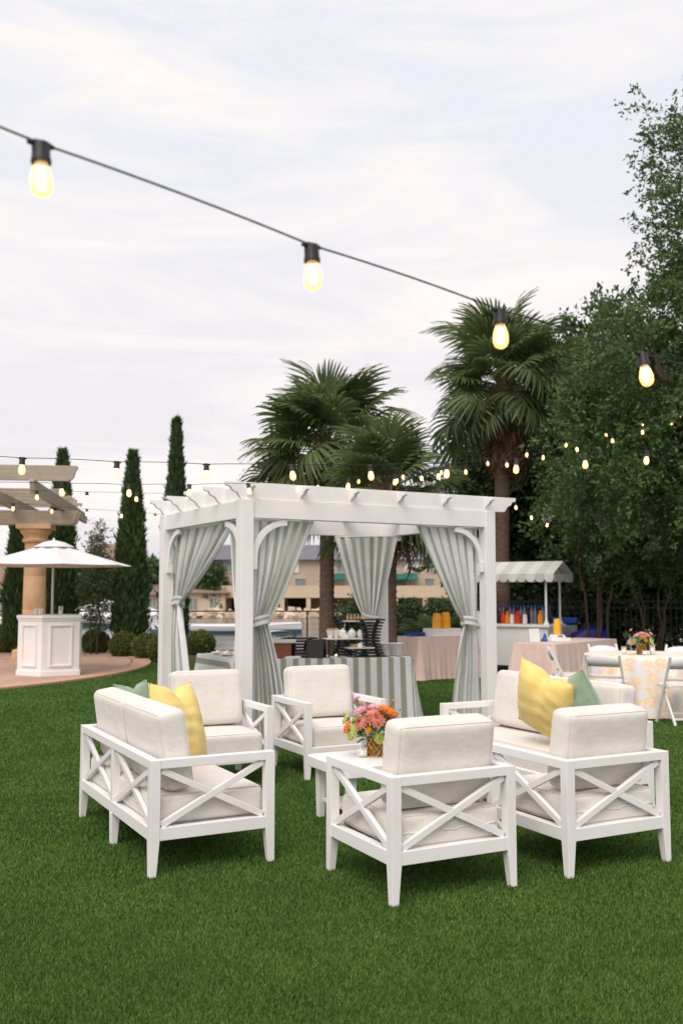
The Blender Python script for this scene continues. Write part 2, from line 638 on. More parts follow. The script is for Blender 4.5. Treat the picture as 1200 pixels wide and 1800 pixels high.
# shoreline boulders, one mass of riprap
vs, fs = [], []
rb = MB()
for i in range(420):
    x = random.uniform(-42, 28)
    yy = random.uniform(95.4, 97.6)
    s = random.uniform(0.35, 0.95)
    z = -1.0 + (yy - 95.4) * 0.32
    rot = Matrix.Rotation(random.uniform(0, 6), 3, V(random.random(), random.random(), 1).normalized())
    pts = [rot @ (V(px, py, pz).normalized() * s * 0.6 * random.uniform(0.75, 1.15)) + V(x, yy, z)
           for px, py, pz in ((1, 1, 1), (-1, 1, 1), (-1, -1, 1), (1, -1, 1), (1, 1, -1), (-1, 1, -1), (-1, -1, -1), (1, -1, -1))]
    rb.add(pts, [(0, 1, 2, 3), (7, 6, 5, 4), (0, 4, 5, 1), (1, 5, 6, 2), (2, 6, 7, 3), (3, 7, 4, 0)])
o = rb.build('riprap_rocks', mat('pale_boulder', C(206, 186, 164), 0.9, 0.35, 0.8, 0.3, 5), fixn=False)
tag(o, 'pale boulders lining the far shore of the lake', 'rocks', kind='stuff')

# hills on the horizon
def hill(name, x0, x1, Y, hh, seed):
    r = random.Random(seed)
    ph = [r.uniform(0, 6) for _ in range(4)]
    def f(s, t):
        X = x0 + (x1 - x0) * s
        z = hh * math.sin(math.pi * s) ** 0.8 * (0.75 + 0.25 * math.sin(5 * s + ph[0])) * math.sin(math.pi / 2 * t)
        z += (0.035 * hh) * math.sin(57 * s + ph[1]) * t + 0.03 * hh * math.sin(131 * s + ph[2]) * t
        return (X, Y + 400 * t, z - 2)
    o = MB().grid(f, 120, 10).build(name, mat('wooded_hill', (0.05, 0.085, 0.06), 1.0, 0.35, 0.03, 0.6, 0.2), smooth=True)
    tag(o, kind='structure')
hill('hill', -900, 160, 900, 46, 1)
hill('hill', -700, 500, 1500, 60, 4)

# ------------------------------------------------------------------ far buildings
M['tan'] = mat('tan_stucco', C(180, 163, 143), 0.9, 0.08, 0.5)
M['tan2'] = mat('tan_parapet', C(192, 175, 154), 0.9, 0.08, 0.5)
M['roofg'] = mat('grey_shingle', C(112, 110, 118), 0.9, 0.12, 3)
M['roofb'] = mat('brown_shingle', C(132, 112, 98), 0.9, 0.12, 3)
M['dark'] = mat('opening_shade', (0.03, 0.027, 0.025), 0.6, 0.2)
M['pane'] = mat('window_pane', (0.20, 0.24, 0.24), 0.1, 0.15, 2)
M['blind'] = mat('window_blind', (0.66, 0.68, 0.66), 0.6, 0.05)
M['teal'] = mat('teal_awning', C(32, 104, 92), 0.7, 0.1)
M['frame'] = mat('pale_window_frame', C(196, 186, 172), 0.6, 0.05)
M['ybox'] = mat('yellow_plastic', C(240, 190, 30), 0.5, 0.08)

def window(b, x, z, w, h, Y, mullions=1, blind=False):
    f = MB()
    fr = 0.07
    f.box((x, Y, z + h / 2), (w, 0.1, fr)).box((x, Y, z - h / 2), (w, 0.1, fr))
    f.box((x - w / 2, Y, z), (fr, 0.1, h)).box((x + w / 2, Y, z), (fr, 0.1, h))
    for k in range(mullions):
        f.box((x - w / 2 + w * (k + 1) / (mullions + 1), Y, z), (fr * 0.7, 0.08, h))
    fo = f.build('window', M['frame'], b)
    MB().box((x, Y + 0.03, z), (w, 0.04, h)).build('pane', M['blind'] if blind else M['pane'], fo)

def block(b, name, x0, x1, y0, y1, z0, z1, m):
    return MB().box(((x0 + x1) / 2, (y0 + y1) / 2, (z0 + z1) / 2), (x1 - x0, y1 - y0, z1 - z0)).build(name, m, b)

b = thing('apartment_building', 'long tan apartment block with grey roof, balconies and carports across the water', 'building', (0, 100, -0.8))
block(b, 'wall', -13.2, 12, 1.6, 11, 2.2, 5.75, M['tan'])
block(b, 'parapet', -13.4, 12, 0.0, 0.25, 1.75, 3.0, M['tan2'])
block(b, 'balcony_floor', -13.4, 12, 0.25, 1.6, 1.75, 1.95, M['tan2'])
block(b, 'carport_back', -13.2, 12, 6.0, 6.3, 0, 1.95, M['tan'])
for x in (-13.0, -10.4, -7.0, -6.1, -3.4, -1.4, 1.6, 4.5, 5.6, 8.6, 11.6):
    block(b, 'carport_pillar', x - 0.22, x + 0.22, 0.05, 0.5, 0, 1.75, M['tan2'])
for x0, x1 in ((-12, -10.6), (-9, -7.5), (-5.8, -3.8), (2.2, 4.2), (6, 8)):
    block(b, 'garage_shade_panel', x0, x1, 5.9, 5.98, 0, 1.7, M['dark'])  # flat dark panels: shade of the garage openings put into the colour
block(b, 'storage_box', -8.0, -7.3, 2.0, 2.6, 0, 1.3, M['ybox'])
rf = MB()
rf.add([(-13.9, 1.0, 5.72), (12.6, 1.0, 5.72), (12.6, 6.3, 7.5), (-13.9, 6.3, 7.5), (12.6, 11.6, 5.72), (-13.9, 11.6, 5.72)],
       [(0, 1, 2, 3), (3, 2, 4, 5), (1, 4, 2), (0, 3, 5), (0, 5, 4, 1)])
rf.build('roof', M['roofg'], b)
for x, w in ((-12.0, 1.4), (-9.2, 1.2), (-6.6, 1.2), (-5.2, 1.5), (0.3, 1.5), (2.2, 1.2), (7.4, 1.7), (9.8, 1.2)):
    window(b, x, 5.0, w, 1.25, 1.55, 2, x in (-5.2, 7.4))
for x, w in ((-11.0, 0.9), (-6.1, 0.6), (-4.3, 1.2), (1.2, 1.2), (6.0, 1.6), (9.2, 1.0)):
    window(b, x, 3.35, w, 0.85, 1.55, 0)
aw = MB()
for (x0, x1) in ((4.6, 7.9), (-1.4, 0.4)):
    aw.add([(x0, 1.5, 4.25), (x1, 1.5, 4.25), (x1, -0.1, 3.75), (x0, -0.1, 3.75), (x0, -0.1, 3.6), (x1, -0.1, 3.6)], [(0, 1, 2, 3), (3, 2, 5, 4)])
    aw.build('balcony_awning', M['teal'], b)
    aw = MB()

def house(label, x0, x1, Y, depth, z0, eave, ridge, wins, wm, rm, hip=1.5, cat='house'):
    b = thing('lake_house', label, cat, ((x0 + x1) / 2, Y, z0))
    w = x1 - x0
    block(b, 'wall', -w / 2, w / 2, 0, depth, 0, eave, wm)
    o = 0.5
    r = MB().add([(-w / 2 - o, -o, eave - 0.05), (w / 2 + o, -o, eave - 0.05), (w / 2 + o, depth + o, eave - 0.05), (-w / 2 - o, depth + o, eave - 0.05),
                  (-w / 2 + hip, depth / 2, ridge), (w / 2 - hip, depth / 2, ridge)],
                 [(0, 1, 5, 4), (1, 2, 5), (2, 3, 4, 5), (3, 0, 4), (0, 3, 2, 1)])
    r.build('roof', rm, b)
    for (x, z, ww, h) in wins:
        window(b, x, z, ww, h, -0.04, 1)
    return b
house('low brown roofed lake house at the left edge beside the stone column', -41, -30.2, 99, 9, -0.6, 2.1, 4.9,
      [(-3.6, 1.0, 1.0, 1.9), (-1.2, 1.0, 1.0, 1.9), (1.4, 1.0, 1.0, 1.9), (3.6, 1.0, 1.0, 1.9)], M['tan'], M['roofb'])
house('tall tan house with steep brown roof behind the small loose tree', -33, -24, 118, 9, 0, 4.6, 7.6,
      [(-2.5, 3.2, 1.2, 1.4), (1.5, 3.2, 1.2, 1.4), (3.4, 1.2, 1, 1.4)], M['tan'], M['roofb'], 2.2)
house('small brown shed roofed cabin right of the tall cypress', -21.6, -17.6, 104, 5, -0.4, 1.7, 2.8, [(-0.6, 0.8, 0.9, 1.0), (1.2, 0.8, 0.6, 1.0)], M['tan'], M['roofb'], 0.4, 'cabin')
house('tan lakeside cottage wing seen under the left striped curtain', -16.4, -11.9, 99.4, 4, -0.7, 2.2, 3.2, [(-1.0, 1.0, 0.9, 1.2), (1.1, 0.9, 0.8, 1.6)], M['tan2'], M['roofb'], 1.0, 'cottage')

# ================================================================== VEGETATION
def cards(P, D, L, W, seed=0):
    """leaf-shaped quads: P base points, D directions, L lengths, W widths"""
    r = np.random.default_rng(seed)
    N = len(P)
    D = D / (np.linalg.norm(D, axis=1, keepdims=True) + 1e-9)
    S = np.cross(D, r.normal(size=(N, 3)))
    S /= (np.linalg.norm(S, axis=1, keepdims=True) + 1e-9)
    L = np.broadcast_to(L, (N,))[:, None]
    W = np.broadcast_to(W, (N,))[:, None]
    vs = np.empty((N, 4, 3))
    vs[:, 0] = P
    vs[:, 1] = P + D * L * 0.45 + S * W / 2
    vs[:, 2] = P + D * L
    vs[:, 3] = P + D * L * 0.45 - S * W / 2
    return vs.reshape(-1, 3), np.arange(N * 4).reshape(N, 4)

def unit(r, n):
    d = r.normal(size=(n, 3))
    return d / np.linalg.norm(d, axis=1, keepdims=True)

def crown_cards(ells, n_spray, per, leaf, slen, seed, droop=0.2, inner=0.45, jitter=0.09, zmin=None, clump=0):
    r = np.random.default_rng(seed)
    w = np.array([(a[1][0] * a[1][1] * a[1][2]) ** (2 / 3) for a in ells])
    idx = r.choice(len(ells), n_spray, p=w / w.sum())
    c = np.array([a[0] for a in ells])[idx]
    rad = np.array([a[1] for a in ells])[idx]
    d = unit(r, n_spray)
    q = inner + (1 - inner) * r.random(n_spray) ** 0.6
    # lumpy outline
    lump = 1 + 0.16 * np.sin(d[:, 0] * 6 + idx * 1.7) * np.cos(d[:, 2] * 7 + idx) + 0.1 * np.sin(d[:, 1] * 13)
    P0 = c + rad * d * (q * lump)[:, None]
    if clump:
        # sprays gather in boughs, leaving gaps between
        nc = max(4, n_spray // clump)
        pick = r.integers(0, nc, n_spray)
        d = (d[pick] + 0.35 * unit(r, n_spray))
        d /= np.linalg.norm(d, axis=1, keepdims=True)
        P0 = P0[pick] + r.normal(0, 0.17, (n_spray, 3)) * rad[pick] * np.array([1, 1, 0.8])
    sd_ = d + r.normal(0, 0.55, (n_spray, 3))
    sd_[:, 2] -= droop
    sd_ /= np.linalg.norm(sd_, axis=1, keepdims=True)
    sl = slen * r.uniform(0.5, 1.3, n_spray)
    s = r.random((n_spray, per))
    P = P0[:, None, :] + sd_[:, None, :] * (s * sl[:, None])[..., None]
    P = P + r.normal(0, 1, P.shape) * (jitter * (1.15 - s))[..., None]
    D = sd_[:, None, :] * 0.7 + r.normal(0, 0.75, P.shape)
    P = P.reshape(-1, 3)
    D = D.reshape(-1, 3)
    if zmin is not None:
        k = P[:, 2] > zmin
        P, D = P[k], D[k]
    n = len(P)
    L = leaf[0] * r.uniform(0.65, 1.3, n)
    W = leaf[1] * r.uniform(0.7, 1.3, n)
    return cards(P, D, L, W, seed + 5)

def join(parts):
    vs, fs, o = [], [], 0
    for v, f in parts:
        vs.append(v)
        fs.append(f + o)
        o += len(v)
    return np.concatenate(vs), np.concatenate(fs)

def limb(mb, a, b, r0, r1, seed, n=6, wob=0.12, depth=0):
    r = random.Random(seed)
    a, b = Vector(a), Vector(b)
    pts = []
    for i in range(n + 1):
        t = i / n
        p = a.lerp(b, t)
        k = math.sin(math.pi * t) * wob * (b - a).length
        p += V(r.uniform(-1, 1), r.uniform(-1, 1), r.uniform(-0.4, 0.4)) * k * 0.5
        pts.append(p)
    mb.tube(pts, [r0 + (r1 - r0) * i / n for i in range(n + 1)], 8)
    return pts

def oak_tree(name, label, base, fork_z, ells, n_spray, per, leaf, slen, seed, mt, tr=0.22, group=None, droop=0.2, inner=0.45, cat='tree', tips=1.0, clump=0):
    t = thing(name, label, cat, (base[0], base[1], 0), 0, group)
    rel = [((c[0] - base[0], c[1] - base[1], c[2]), r) for c, r in ells]
    mb = MB()
    mb.tube([(0, 0, -0.1), (0.03, 0.02, 0.25), (0.06, 0.03, fork_z * 0.6), (0.02, 0, fork_z)], [tr * 1.5, tr * 1.1, tr * 0.92, tr * 0.85], 12)
    rr = random.Random(seed)
    for c, r in rel:
        pts = limb(mb, (0, 0, fork_z - 0.15), c, tr * 0.55, tr * 0.16, rr.random())
        for k in range(5):
            d = V(rr.gauss(0, 1), rr.gauss(0, 1), rr.gauss(0.2, 0.7)).normalized()
            e = Vector(c) + V(d.x * r[0], d.y * r[1], d.z * r[2]) * 0.8
            limb(mb, pts[3 + k % 3], e, tr * 0.2, 0.012, rr.random(), 5, 0.2)
    mb.build('trunk', M['bark'], t, smooth=True, fixn=False)
    v, f = crown_cards(rel, n_spray, per, leaf, slen, seed, droop, inner, clump=clump)
    npmesh('crown', v, f, mt, t)
    return t

# the big live oak at the right
oak_tree('oak_tree', 'big small-leaved evergreen oak filling the upper right corner', (7.4, 17.2, 0), 2.6,
         [((7.35, 16.6, 8.0), (1.9, 1.9, 2.1)), ((7.6, 17.0, 5.6), (2.6, 2.4, 2.1)), ((5.25, 16.0, 5.35), (1.45, 1.5, 1.2)),
          ((4.9, 16.4, 4.1), (1.35, 1.5, 1.1)), ((6.8, 16.4, 3.9), (1.9, 1.8, 1.2)), ((8.5, 17, 8.6), (2.2, 2, 2.2)), ((6.5, 16.2, 6.9), (0.6, 0.7, 0.7))],
         5800, 32, (0.090, 0.044), 0.55, 21, M['oak'], 0.24, clump=24)
# dark trees standing behind the iron fence
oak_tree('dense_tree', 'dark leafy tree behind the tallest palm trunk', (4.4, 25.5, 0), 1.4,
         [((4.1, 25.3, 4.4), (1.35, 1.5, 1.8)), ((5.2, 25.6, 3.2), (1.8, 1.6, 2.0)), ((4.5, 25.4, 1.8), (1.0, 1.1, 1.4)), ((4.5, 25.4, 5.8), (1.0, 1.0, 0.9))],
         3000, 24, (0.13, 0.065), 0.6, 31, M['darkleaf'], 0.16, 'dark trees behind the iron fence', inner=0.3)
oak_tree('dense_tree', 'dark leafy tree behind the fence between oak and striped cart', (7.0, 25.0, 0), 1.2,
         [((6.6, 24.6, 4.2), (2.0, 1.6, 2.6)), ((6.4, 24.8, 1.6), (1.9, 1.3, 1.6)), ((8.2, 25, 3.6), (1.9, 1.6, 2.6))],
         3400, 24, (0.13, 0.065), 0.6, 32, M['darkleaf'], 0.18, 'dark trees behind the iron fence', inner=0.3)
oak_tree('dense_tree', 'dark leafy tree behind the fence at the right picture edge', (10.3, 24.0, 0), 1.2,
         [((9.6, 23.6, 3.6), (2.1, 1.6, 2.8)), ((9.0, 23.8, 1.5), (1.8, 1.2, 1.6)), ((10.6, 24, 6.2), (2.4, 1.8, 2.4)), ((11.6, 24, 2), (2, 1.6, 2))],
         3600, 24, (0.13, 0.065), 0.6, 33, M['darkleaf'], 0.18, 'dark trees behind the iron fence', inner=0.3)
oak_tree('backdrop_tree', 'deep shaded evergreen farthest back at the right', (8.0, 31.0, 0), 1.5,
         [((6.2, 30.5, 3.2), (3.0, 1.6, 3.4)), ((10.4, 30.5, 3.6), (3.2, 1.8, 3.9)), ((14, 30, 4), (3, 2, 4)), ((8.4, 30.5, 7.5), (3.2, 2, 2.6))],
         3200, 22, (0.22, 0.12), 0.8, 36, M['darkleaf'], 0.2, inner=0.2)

# crepe myrtle: thin bare stems and white bloom
def myrtle(label, x, y, seed):
    t = thing('crepe_myrtle', label, 'tree', (x, y, 0), 0, 'crepe myrtles by the fence')
    r = random.Random(seed)
    for k in range(4):
        a = r.uniform(0, 6.28)
        mb = MB()
        limb(mb, (0.09 * math.cos(a), 0.09 * math.sin(a), -0.05), (0.5 * math.cos(a), 0.3 * math.sin(a), 2.5), 0.030, 0.017, seed + k, 8, 0.045)
        mb.build('stem', mat('myrtle_bark', C(120, 88, 70), 0.7, 0.25, 8) if 'myr' not in M else M['myr'], t, smooth=True, fixn=False)
    v, f = crown_cards([((0, 0, 2.9), (1.15, 1.0, 0.9)), ((-0.4, -0.2, 3.6), (0.8, 0.7, 0.7)), ((0.5, -0.1, 2.3), (0.7, 0.6, 0.5))], 420, 22, (0.095, 0.05), 0.45, seed, 0.35, 0.3)
    npmesh('crown', v, f, M['oak'], t)
    for k in range(9):
        a = r.uniform(0, 6.28)
        c = (1.05 * math.cos(a), -0.75 + 0.3 * r.random(), 2.1 + 1.5 * r.random())
        v, f = crown_cards([((0, 0, 0), (0.09, 0.09, 0.14))], 26, 8, (0.035, 0.03), 0.06, seed + 50 + k, 0, 0.2, 0.02)
        npmesh('blossom', v, f, M['bloom'], t, loc=c)
M['myr'] = mat('myrtle_bark', C(92, 72, 60), 0.7, 0.25, 8)
M['bloom'] = leafmat('white_bloom', [C(206, 200, 186), C(226, 222, 210)], 0.2)
myrtle('crepe myrtle with thin bare stems just right of the striped cart', 5.05, 19.4, 5)
myrtle('crepe myrtle with thin bare stems behind the round dining table', 6.35, 19.8, 9)

# ------------------------------------------------------------------ palms
def frond_mesh(seed, dead=False):
    r = random.Random(seed)
    mb = MB()
    Lp = r.uniform(0.7, 1.15) if not dead else 0.45
    sag = r.uniform(0.10, 0.2) if not dead else 0.1
    path = [(Lp * t, 0, -sag * t * t) for t in (0, 0.25, 0.5, 0.75, 1)]
    mb.tube(path, [0.026, 0.018, 0.014, 0.012, 0.010], 5, mi=1)
    hub = V(Lp, 0, -sag)
    n = 38 if not dead else 22
    spread = 128 if not dead else 75
    R0 = r.uniform(0.78, 0.92)
    dr = r.uniform(0.3, 0.8)
    fold = r.uniform(0.15, 0.45) if not dead else 1.2
    for i in range(n):
        ph = R(-spread + 2 * spread * i / (n - 1) + r.uniform(-1.5, 1.5))
        l = R0 * (1 - 0.22 * abs(ph) / R(spread)) * r.uniform(0.9, 1.06)
        costa = hub + V(0.28, 0, -0.05) * max(0, math.cos(ph)) ** 1.5 * 0.6
        prev = None
        dph = R(2 * spread / (n - 1))
        vs = []
        for q, wk in ((0.03, 1.0), (0.42, 1.1), (0.68, 0.72), (0.86, 0.4), (1.0, 0.02)):
            rr = l * q
            wdt = min(2 * rr * math.sin(dph / 2) * wk, 0.075) + 0.005
            cx, sy = math.cos(ph), math.sin(ph)
            z = fold * rr * abs(sy) * (1 - 0.5 * q) - dr * l * q ** 2.6 * (0.5 + 0.6 * abs(math.sin(i * 1.7 + seed))) - 0.16 * rr * cx
            x, y = rr * cx * (1 - 0.16 * q * q), rr * sy * (1 - (0.18 if not dead else 0.5) * q * q)
            c = costa + V(x, y, z)
            s = V(-sy, cx, 0) * wdt / 2
            up = V(0, 0, 0.012 * (1 if i % 2 else -1)) * q
            vs += [c - s + up, c + s - up]
        mb.add(vs, [(2 * k, 2 * k + 1, 2 * k + 3, 2 * k + 2) for k in range(4)], 0)
    me_o = mb.build('frond', [M['dead'] if dead else M['palm'], M['dead'] if dead else M['palm_stem']], None, fixn=False)
    me = me_o.data
    bpy.data.objects.remove(me_o)
    return me
FRONDS = [frond_mesh(s) for s in (1, 2, 3, 4, 5)]
DEADF = [frond_mesh(s, True) for s in (11, 12)]

def palm(label, x, y, top, nf, scale, seed, thatch, trunk_r=0.15, lean=(0, 0)):
    t = thing('palm_tree', label, 'palm', (x, y, 0))
    r = random.Random(seed)
    mb = MB()
    n = int(top / 0.055)
    path, rad = [], []
    for i in range(n + 1):
        k = i / n
        path.append((lean[0] * k * k, lean[1] * k * k, -0.05 + (top + 0.05) * k))
        rad.append(trunk_r * (1.2 - 0.22 * min(1, k * 3)) * (1 + (0.05 if i % 2 else -0.03) + r.uniform(-0.02, 0.02)))
    mb.tube(path, rad, 16)
    mb.build('trunk', M['palm_bark'], t, smooth=True, fixn=False)
    tx, ty = lean
    for i in range(nf):
        k = i / (nf - 1)
        az_ = i * 137.508 + r.uniform(-14, 14)
        elev = 84 - 114 * k ** 0.9 + r.uniform(-13, 13)
        o = link('frond', FRONDS[i % 5], t, (tx, ty, top - 0.02 - 0.5 * k), (R(r.uniform(-40, 40)), R(-elev), R(az_)))
        o.rotation_mode = 'XYZ'
        s = scale * r.uniform(0.8, 1.12)
        o.scale = (s, s, s)
    for i in range(thatch):
        az_ = i * 137.5 + r.uniform(-20, 20)
        s = scale * r.uniform(0.55, 0.95)
        o = link('dry_frond', DEADF[i % 2], t, (tx + 0.08 * math.cos(R(az_)), ty + 0.08 * math.sin(R(az_)), top - 0.3 - (0.5 if thatch < 40 else 1.15) * r.random()), (R(r.uniform(-30, 30)), R(r.uniform(48, 84)), R(az_)))
        o.scale = (s, s, s)
    # old leaf bases clasping the trunk
    for i in range(40):
        az_ = R(i * 137.5)
        z = top - 0.1 - 0.034 * i
        p = V(tx + trunk_r * 0.85 * math.cos(az_), ty + trunk_r * 0.85 * math.sin(az_), z)
        q = p + V(0.16 * math.cos(az_ + 0.2), 0.16 * math.sin(az_ + 0.2), 0.22)
        b = MB().bar(p, q, 0.09, 0.025, (math.cos(az_), math.sin(az_), 0))
        b.build('leaf_base', M['dead'], t, fixn=False)
    return t
palm('tall palm whose trunk stands left of the hanging centre curtain', -0.30, 20.0, 4.75, 76, 1.0, 3, 14, 0.15)
palm('shorter palm in front, trunk right of the centre curtain', 0.80, 17.0, 3.50, 52, 0.78, 8, 16, 0.165)
palm('tallest palm with brown skirt of dry fronds behind the striped cart', 3.40, 20.6, 6.3, 70, 0.98, 14, 46, 0.16, (0.1, 0))

def low_palm(label, x, y, h, seed, n=20, s=0.8):
    t = thing('dwarf_palm', label, 'palm shrub', (x, y, 0), 0, 'low fan palms by the railing')
    r = random.Random(seed)
    MB().tube([(0, 0, -0.05), (0, 0, h)], [0.1, 0.08], 8).build('trunk', M['palm_bark'], t, smooth=True, fixn=False)
    for i in range(n):
        o = link('frond', FRONDS[i % 5], t, (0, 0, h - 0.03), (R(r.uniform(-15, 15)), R(-(75 - 85 * i / n + r.uniform(-8, 8))), R(i * 137.5)))
        k = s * r.uniform(0.85, 1.1)
        o.scale = (k, k, k)
low_palm('low fan palm behind the yellow cups on the blush table', 2.3, 23.8, 0.25, 3, 26, 0.55)
low_palm('low fan palm half hidden by the right striped curtain', 3.4, 23.6, 0.3, 6, 22, 0.6)

# ------------------------------------------------------------------ cypresses, boxwood, small trees
def cypress(label, x, y, h, rmax, seed, n=9000):
    t = thing('cypress_tree', label, 'cypress', (x, y, 0), 0, 'slender cypresses along the terrace')
    MB().tube([(0, 0, -0.05), (0, 0, h * 0.5), (0, 0, h * 0.9)], [0.07, 0.05, 0.01], 8).build('trunk', M['bark'], t, smooth=True, fixn=False)
    r = np.random.default_rng(seed)
    ph = r.uniform(0, 6, 6)
    prof = lambda k: rmax * np.clip(k / 0.06, 0, 1) ** 0.5 * (1 - 0.96 * np.clip((k - 0.18) / 0.82, 0, 1) ** 1.5)
    k = r.random(n) ** 1.15
    a = r.uniform(0, 2 * np.pi, n)
    fl = 1 + 0.20 * np.sin(a * 5 + k * 15 + ph[0]) * np.sin(k * 31 + a * 2 + ph[1]) + 0.12 * np.sin(k * 70 + a * 9 + ph[2])
    q = prof(k) * fl * r.uniform(0.72, 1.04, n) * (1 + 0.3 * (r.random(n) > 0.96)) + 0.02
    P = np.stack([q * np.cos(a), q * np.sin(a), 0.25 + k * (h - 0.35)], 1)
    D = np.stack([0.38 * np.cos(a), 0.38 * np.sin(a), np.full(n, 1.0)], 1) + r.normal(0, 0.22, (n, 3))
    v, f = cards(P, D, r.uniform(0.12, 0.26, n), r.uniform(0.03, 0.06, n), seed)
    ks = np.linspace(0, 1, 22)
    m = 12
    ang = np.arange(m) * 2 * np.pi / m
    core = np.concatenate([np.stack([prof(kk) * 0.72 * np.cos(ang), prof(kk) * 0.72 * np.sin(ang), np.full(m, 0.25 + kk * (h - 0.5))], 1) for kk in ks])  # solid inner core, added unseen to block light through the foliage
    cf = [[j * m + i, j * m + (i + 1) % m, (j + 1) * m + (i + 1) % m, (j + 1) * m + i] for j in range(21) for i in range(m)]
    v, f = join([(v, f), (core, np.array(cf))])
    npmesh('crown', v, f, M['cyp'], t)
cypress('cypress at the far left, half hidden behind the stone column', -8.2, 24.6, 4.1, 0.27, 41)
cypress('broad cypress just right of the stone column, behind the parasol', -7.25, 25.0, 5.25, 0.37, 42, 11000)
cypress('tall thick cypress standing free left of the white pergola', -5.38, 24.8, 5.2, 0.37, 43, 12000)
cypress('tallest cypress rising directly behind the pergola left corner', -4.35, 25.3, 6.15, 0.29, 44, 11000)

def loose_tree(label, x, y, seed):
    t = thing('young_tree', label, 'tree', (x, y, 0))
    mb = MB()
    for k, dx in enumerate((-0.08, 0.07)):
        limb(mb, (dx, 0, -0.05), (dx * 1.6, 0.05, 2.5), 0.028, 0.01, seed + k, 8, 0.05)
    mb.build('trunk', M['bark'], t, smooth=True, fixn=False)
    v, f = crown_cards([((0, 0, 1.55), (0.36, 0.36, 0.75)), ((0.03, 0, 2.35), (0.22, 0.22, 0.6)), ((0.0, 0, 0.75), (0.12, 0.12, 0.3)), ((0.06, 0, 3.0), (0.1, 0.1, 0.25))],
                       620, 14, (0.07, 0.03), 0.26, seed, -0.5, 0.1, 0.05)
    npmesh('crown', v, f, M['loose'], t)
loose_tree('thin young tree with sparse foliage between the two broad cypresses', -6.15, 24.3, 61)

def boxwood(label, x, y, rad, seed, grp='clipped boxwood balls round the terrace'):
    t = thing('boxwood_shrub', label, 'shrub', (x, y, 0), 0, grp)
    r = np.random.default_rng(seed)
    n = 5200
    d = unit(r, n)
    lump = 1 + 0.05 * np.sin(d[:, 0] * 9 + seed) * np.sin(d[:, 2] * 8) + 0.05 * np.sin(d[:, 1] * 11 + 2)
    P = d * (rad * lump * r.uniform(0.86, 1.0, n))[:, None]
    P[:, 2] = P[:, 2] * 0.86 + rad * 0.80
    k = P[:, 2] > 0.01
    v, f = cards(P[k], d[k] + r.normal(0, 0.6, (k.sum(), 3)), r.uniform(0.03, 0.06, k.sum()), r.uniform(0.02, 0.035, k.sum()), seed)
    m = 14
    ang = np.arange(m) * 2 * np.pi / m
    core = np.concatenate([np.stack([rad * 0.84 * np.sin(e) * np.cos(ang), rad * 0.84 * np.sin(e) * np.sin(ang), np.full(m, rad * 0.8 + 0.7 * rad * np.cos(e))], 1) for e in np.linspace(0.05, 3.0, 9)])
    cf = np.array([[j * m + i, (j + 1) * m + i, (j + 1) * m + (i + 1) % m, j * m + (i + 1) % m] for j in range(8) for i in range(m)])
    v, f = join([(v, f), (core, cf)])
    npmesh('foliage', v, f, M['box'], t)
    MB().tube([(0, 0, -0.03), (0, 0, rad * 0.7)], 0.03, 6).build('stem', M['bark'], t, fixn=False)
boxwood('clipped boxwood ball directly right of the hexagonal bar', -6.30, 25.0, 0.36, 71)
boxwood('clipped boxwood ball at the foot of the free standing cypress', -5.25, 23.6, 0.36, 72)
boxwood('bright clipped boxwood ball beside the terrace edge', -4.55, 22.9, 0.35, 73)
boxwood('clipped boxwood ball touching the pergola left post', -4.06, 22.2, 0.34, 74)
boxwood('clipped boxwood ball at the left picture edge behind the bar', -8.75, 25.1, 0.42, 75)
boxwood('clipped boxwood ball seen inside the pergola beyond the side buffet', -3.52, 24.4, 0.36, 76)

# shrubs beyond the railing
def shrub(label, x, y, rx, h, seed, mt, leaf=(0.09, 0.045), n=500, grp='loose shrubs beyond the railing', z0=0.0):
    t = thing('leafy_shrub', label, 'shrub', (x, y, z0), 0, grp)
    v, f = crown_cards([((0, 0, h * 0.55), (rx, rx * 0.8, h * 0.5)), ((rx * 0.4, 0, h * 0.7), (rx * 0.5, rx * 0.5, h * 0.4))], n, 20, leaf, 0.25, seed, 0.0, 0.2)
    npmesh('foliage', v, f, mt, t)
    MB().tube([(0, 0, -0.05), (0, 0, h * 0.6)], [0.04, 0.02], 6).build('stem', M['bark'], t, fixn=False)
shrub('bright green shrub beyond the railing between the two palm trunks', 0.45, 25.2, 0.55, 1.35, 81, M['far_leaf'])
shrub('dark green shrub right of the shorter palm trunk', 1.55, 25.0, 0.6, 1.1, 82, M['far_leaf'])
shrub('tall green shrub behind the right striped curtain', 4.3, 24.6, 0.8, 1.5, 83, M['oak'])
shrub('green shrub low behind the blush table', 2.9, 25.3, 0.8, 1.3, 84, M['far_leaf'])

# trees on the far shore: each a crown on a trunk
def far_tree(label, x, y, r, h, seed, z0=-0.4):
    t = thing('shore_tree', label, 'tree', (x, y, z0), 0, 'trees on the far shore')
    MB().tube([(0, 0, -0.2), (0, 0, h * 0.5)], [0.25, 0.15], 8).build('trunk', M['bark'], t, fixn=False)
    v, f = crown_cards([((0, 0, h * 0.6), (r, r, h * 0.42)), ((r * 0.5, -0.3, h * 0.45), (r * 0.7, r * 0.7, h * 0.3)), ((-r * 0.5, 0, h * 0.5), (r * 0.6, r * 0.6, h * 0.3))],
                       420, 22, (0.5, 0.3), 0.8, seed, 0.1, 0.25, 0.2)
    npmesh('crown', v, f, M['far_leaf'], t)
far_tree('round shore tree between column and young tree', -29.5, 103, 2.6, 5.2, 91)
far_tree('shore tree behind the young tree trunk', -26.3, 104, 2.4, 4.6, 92)
far_tree('shore tree in front of the tall tan house', -23.4, 106, 2.2, 5.0, 93)
far_tree('wide shore tree right of the tall cypress', -20.5, 112, 2.6, 5.6, 94)
far_tree('shore tree left of the long apartment block', -13.6, 101, 1.0, 4.6, 95)
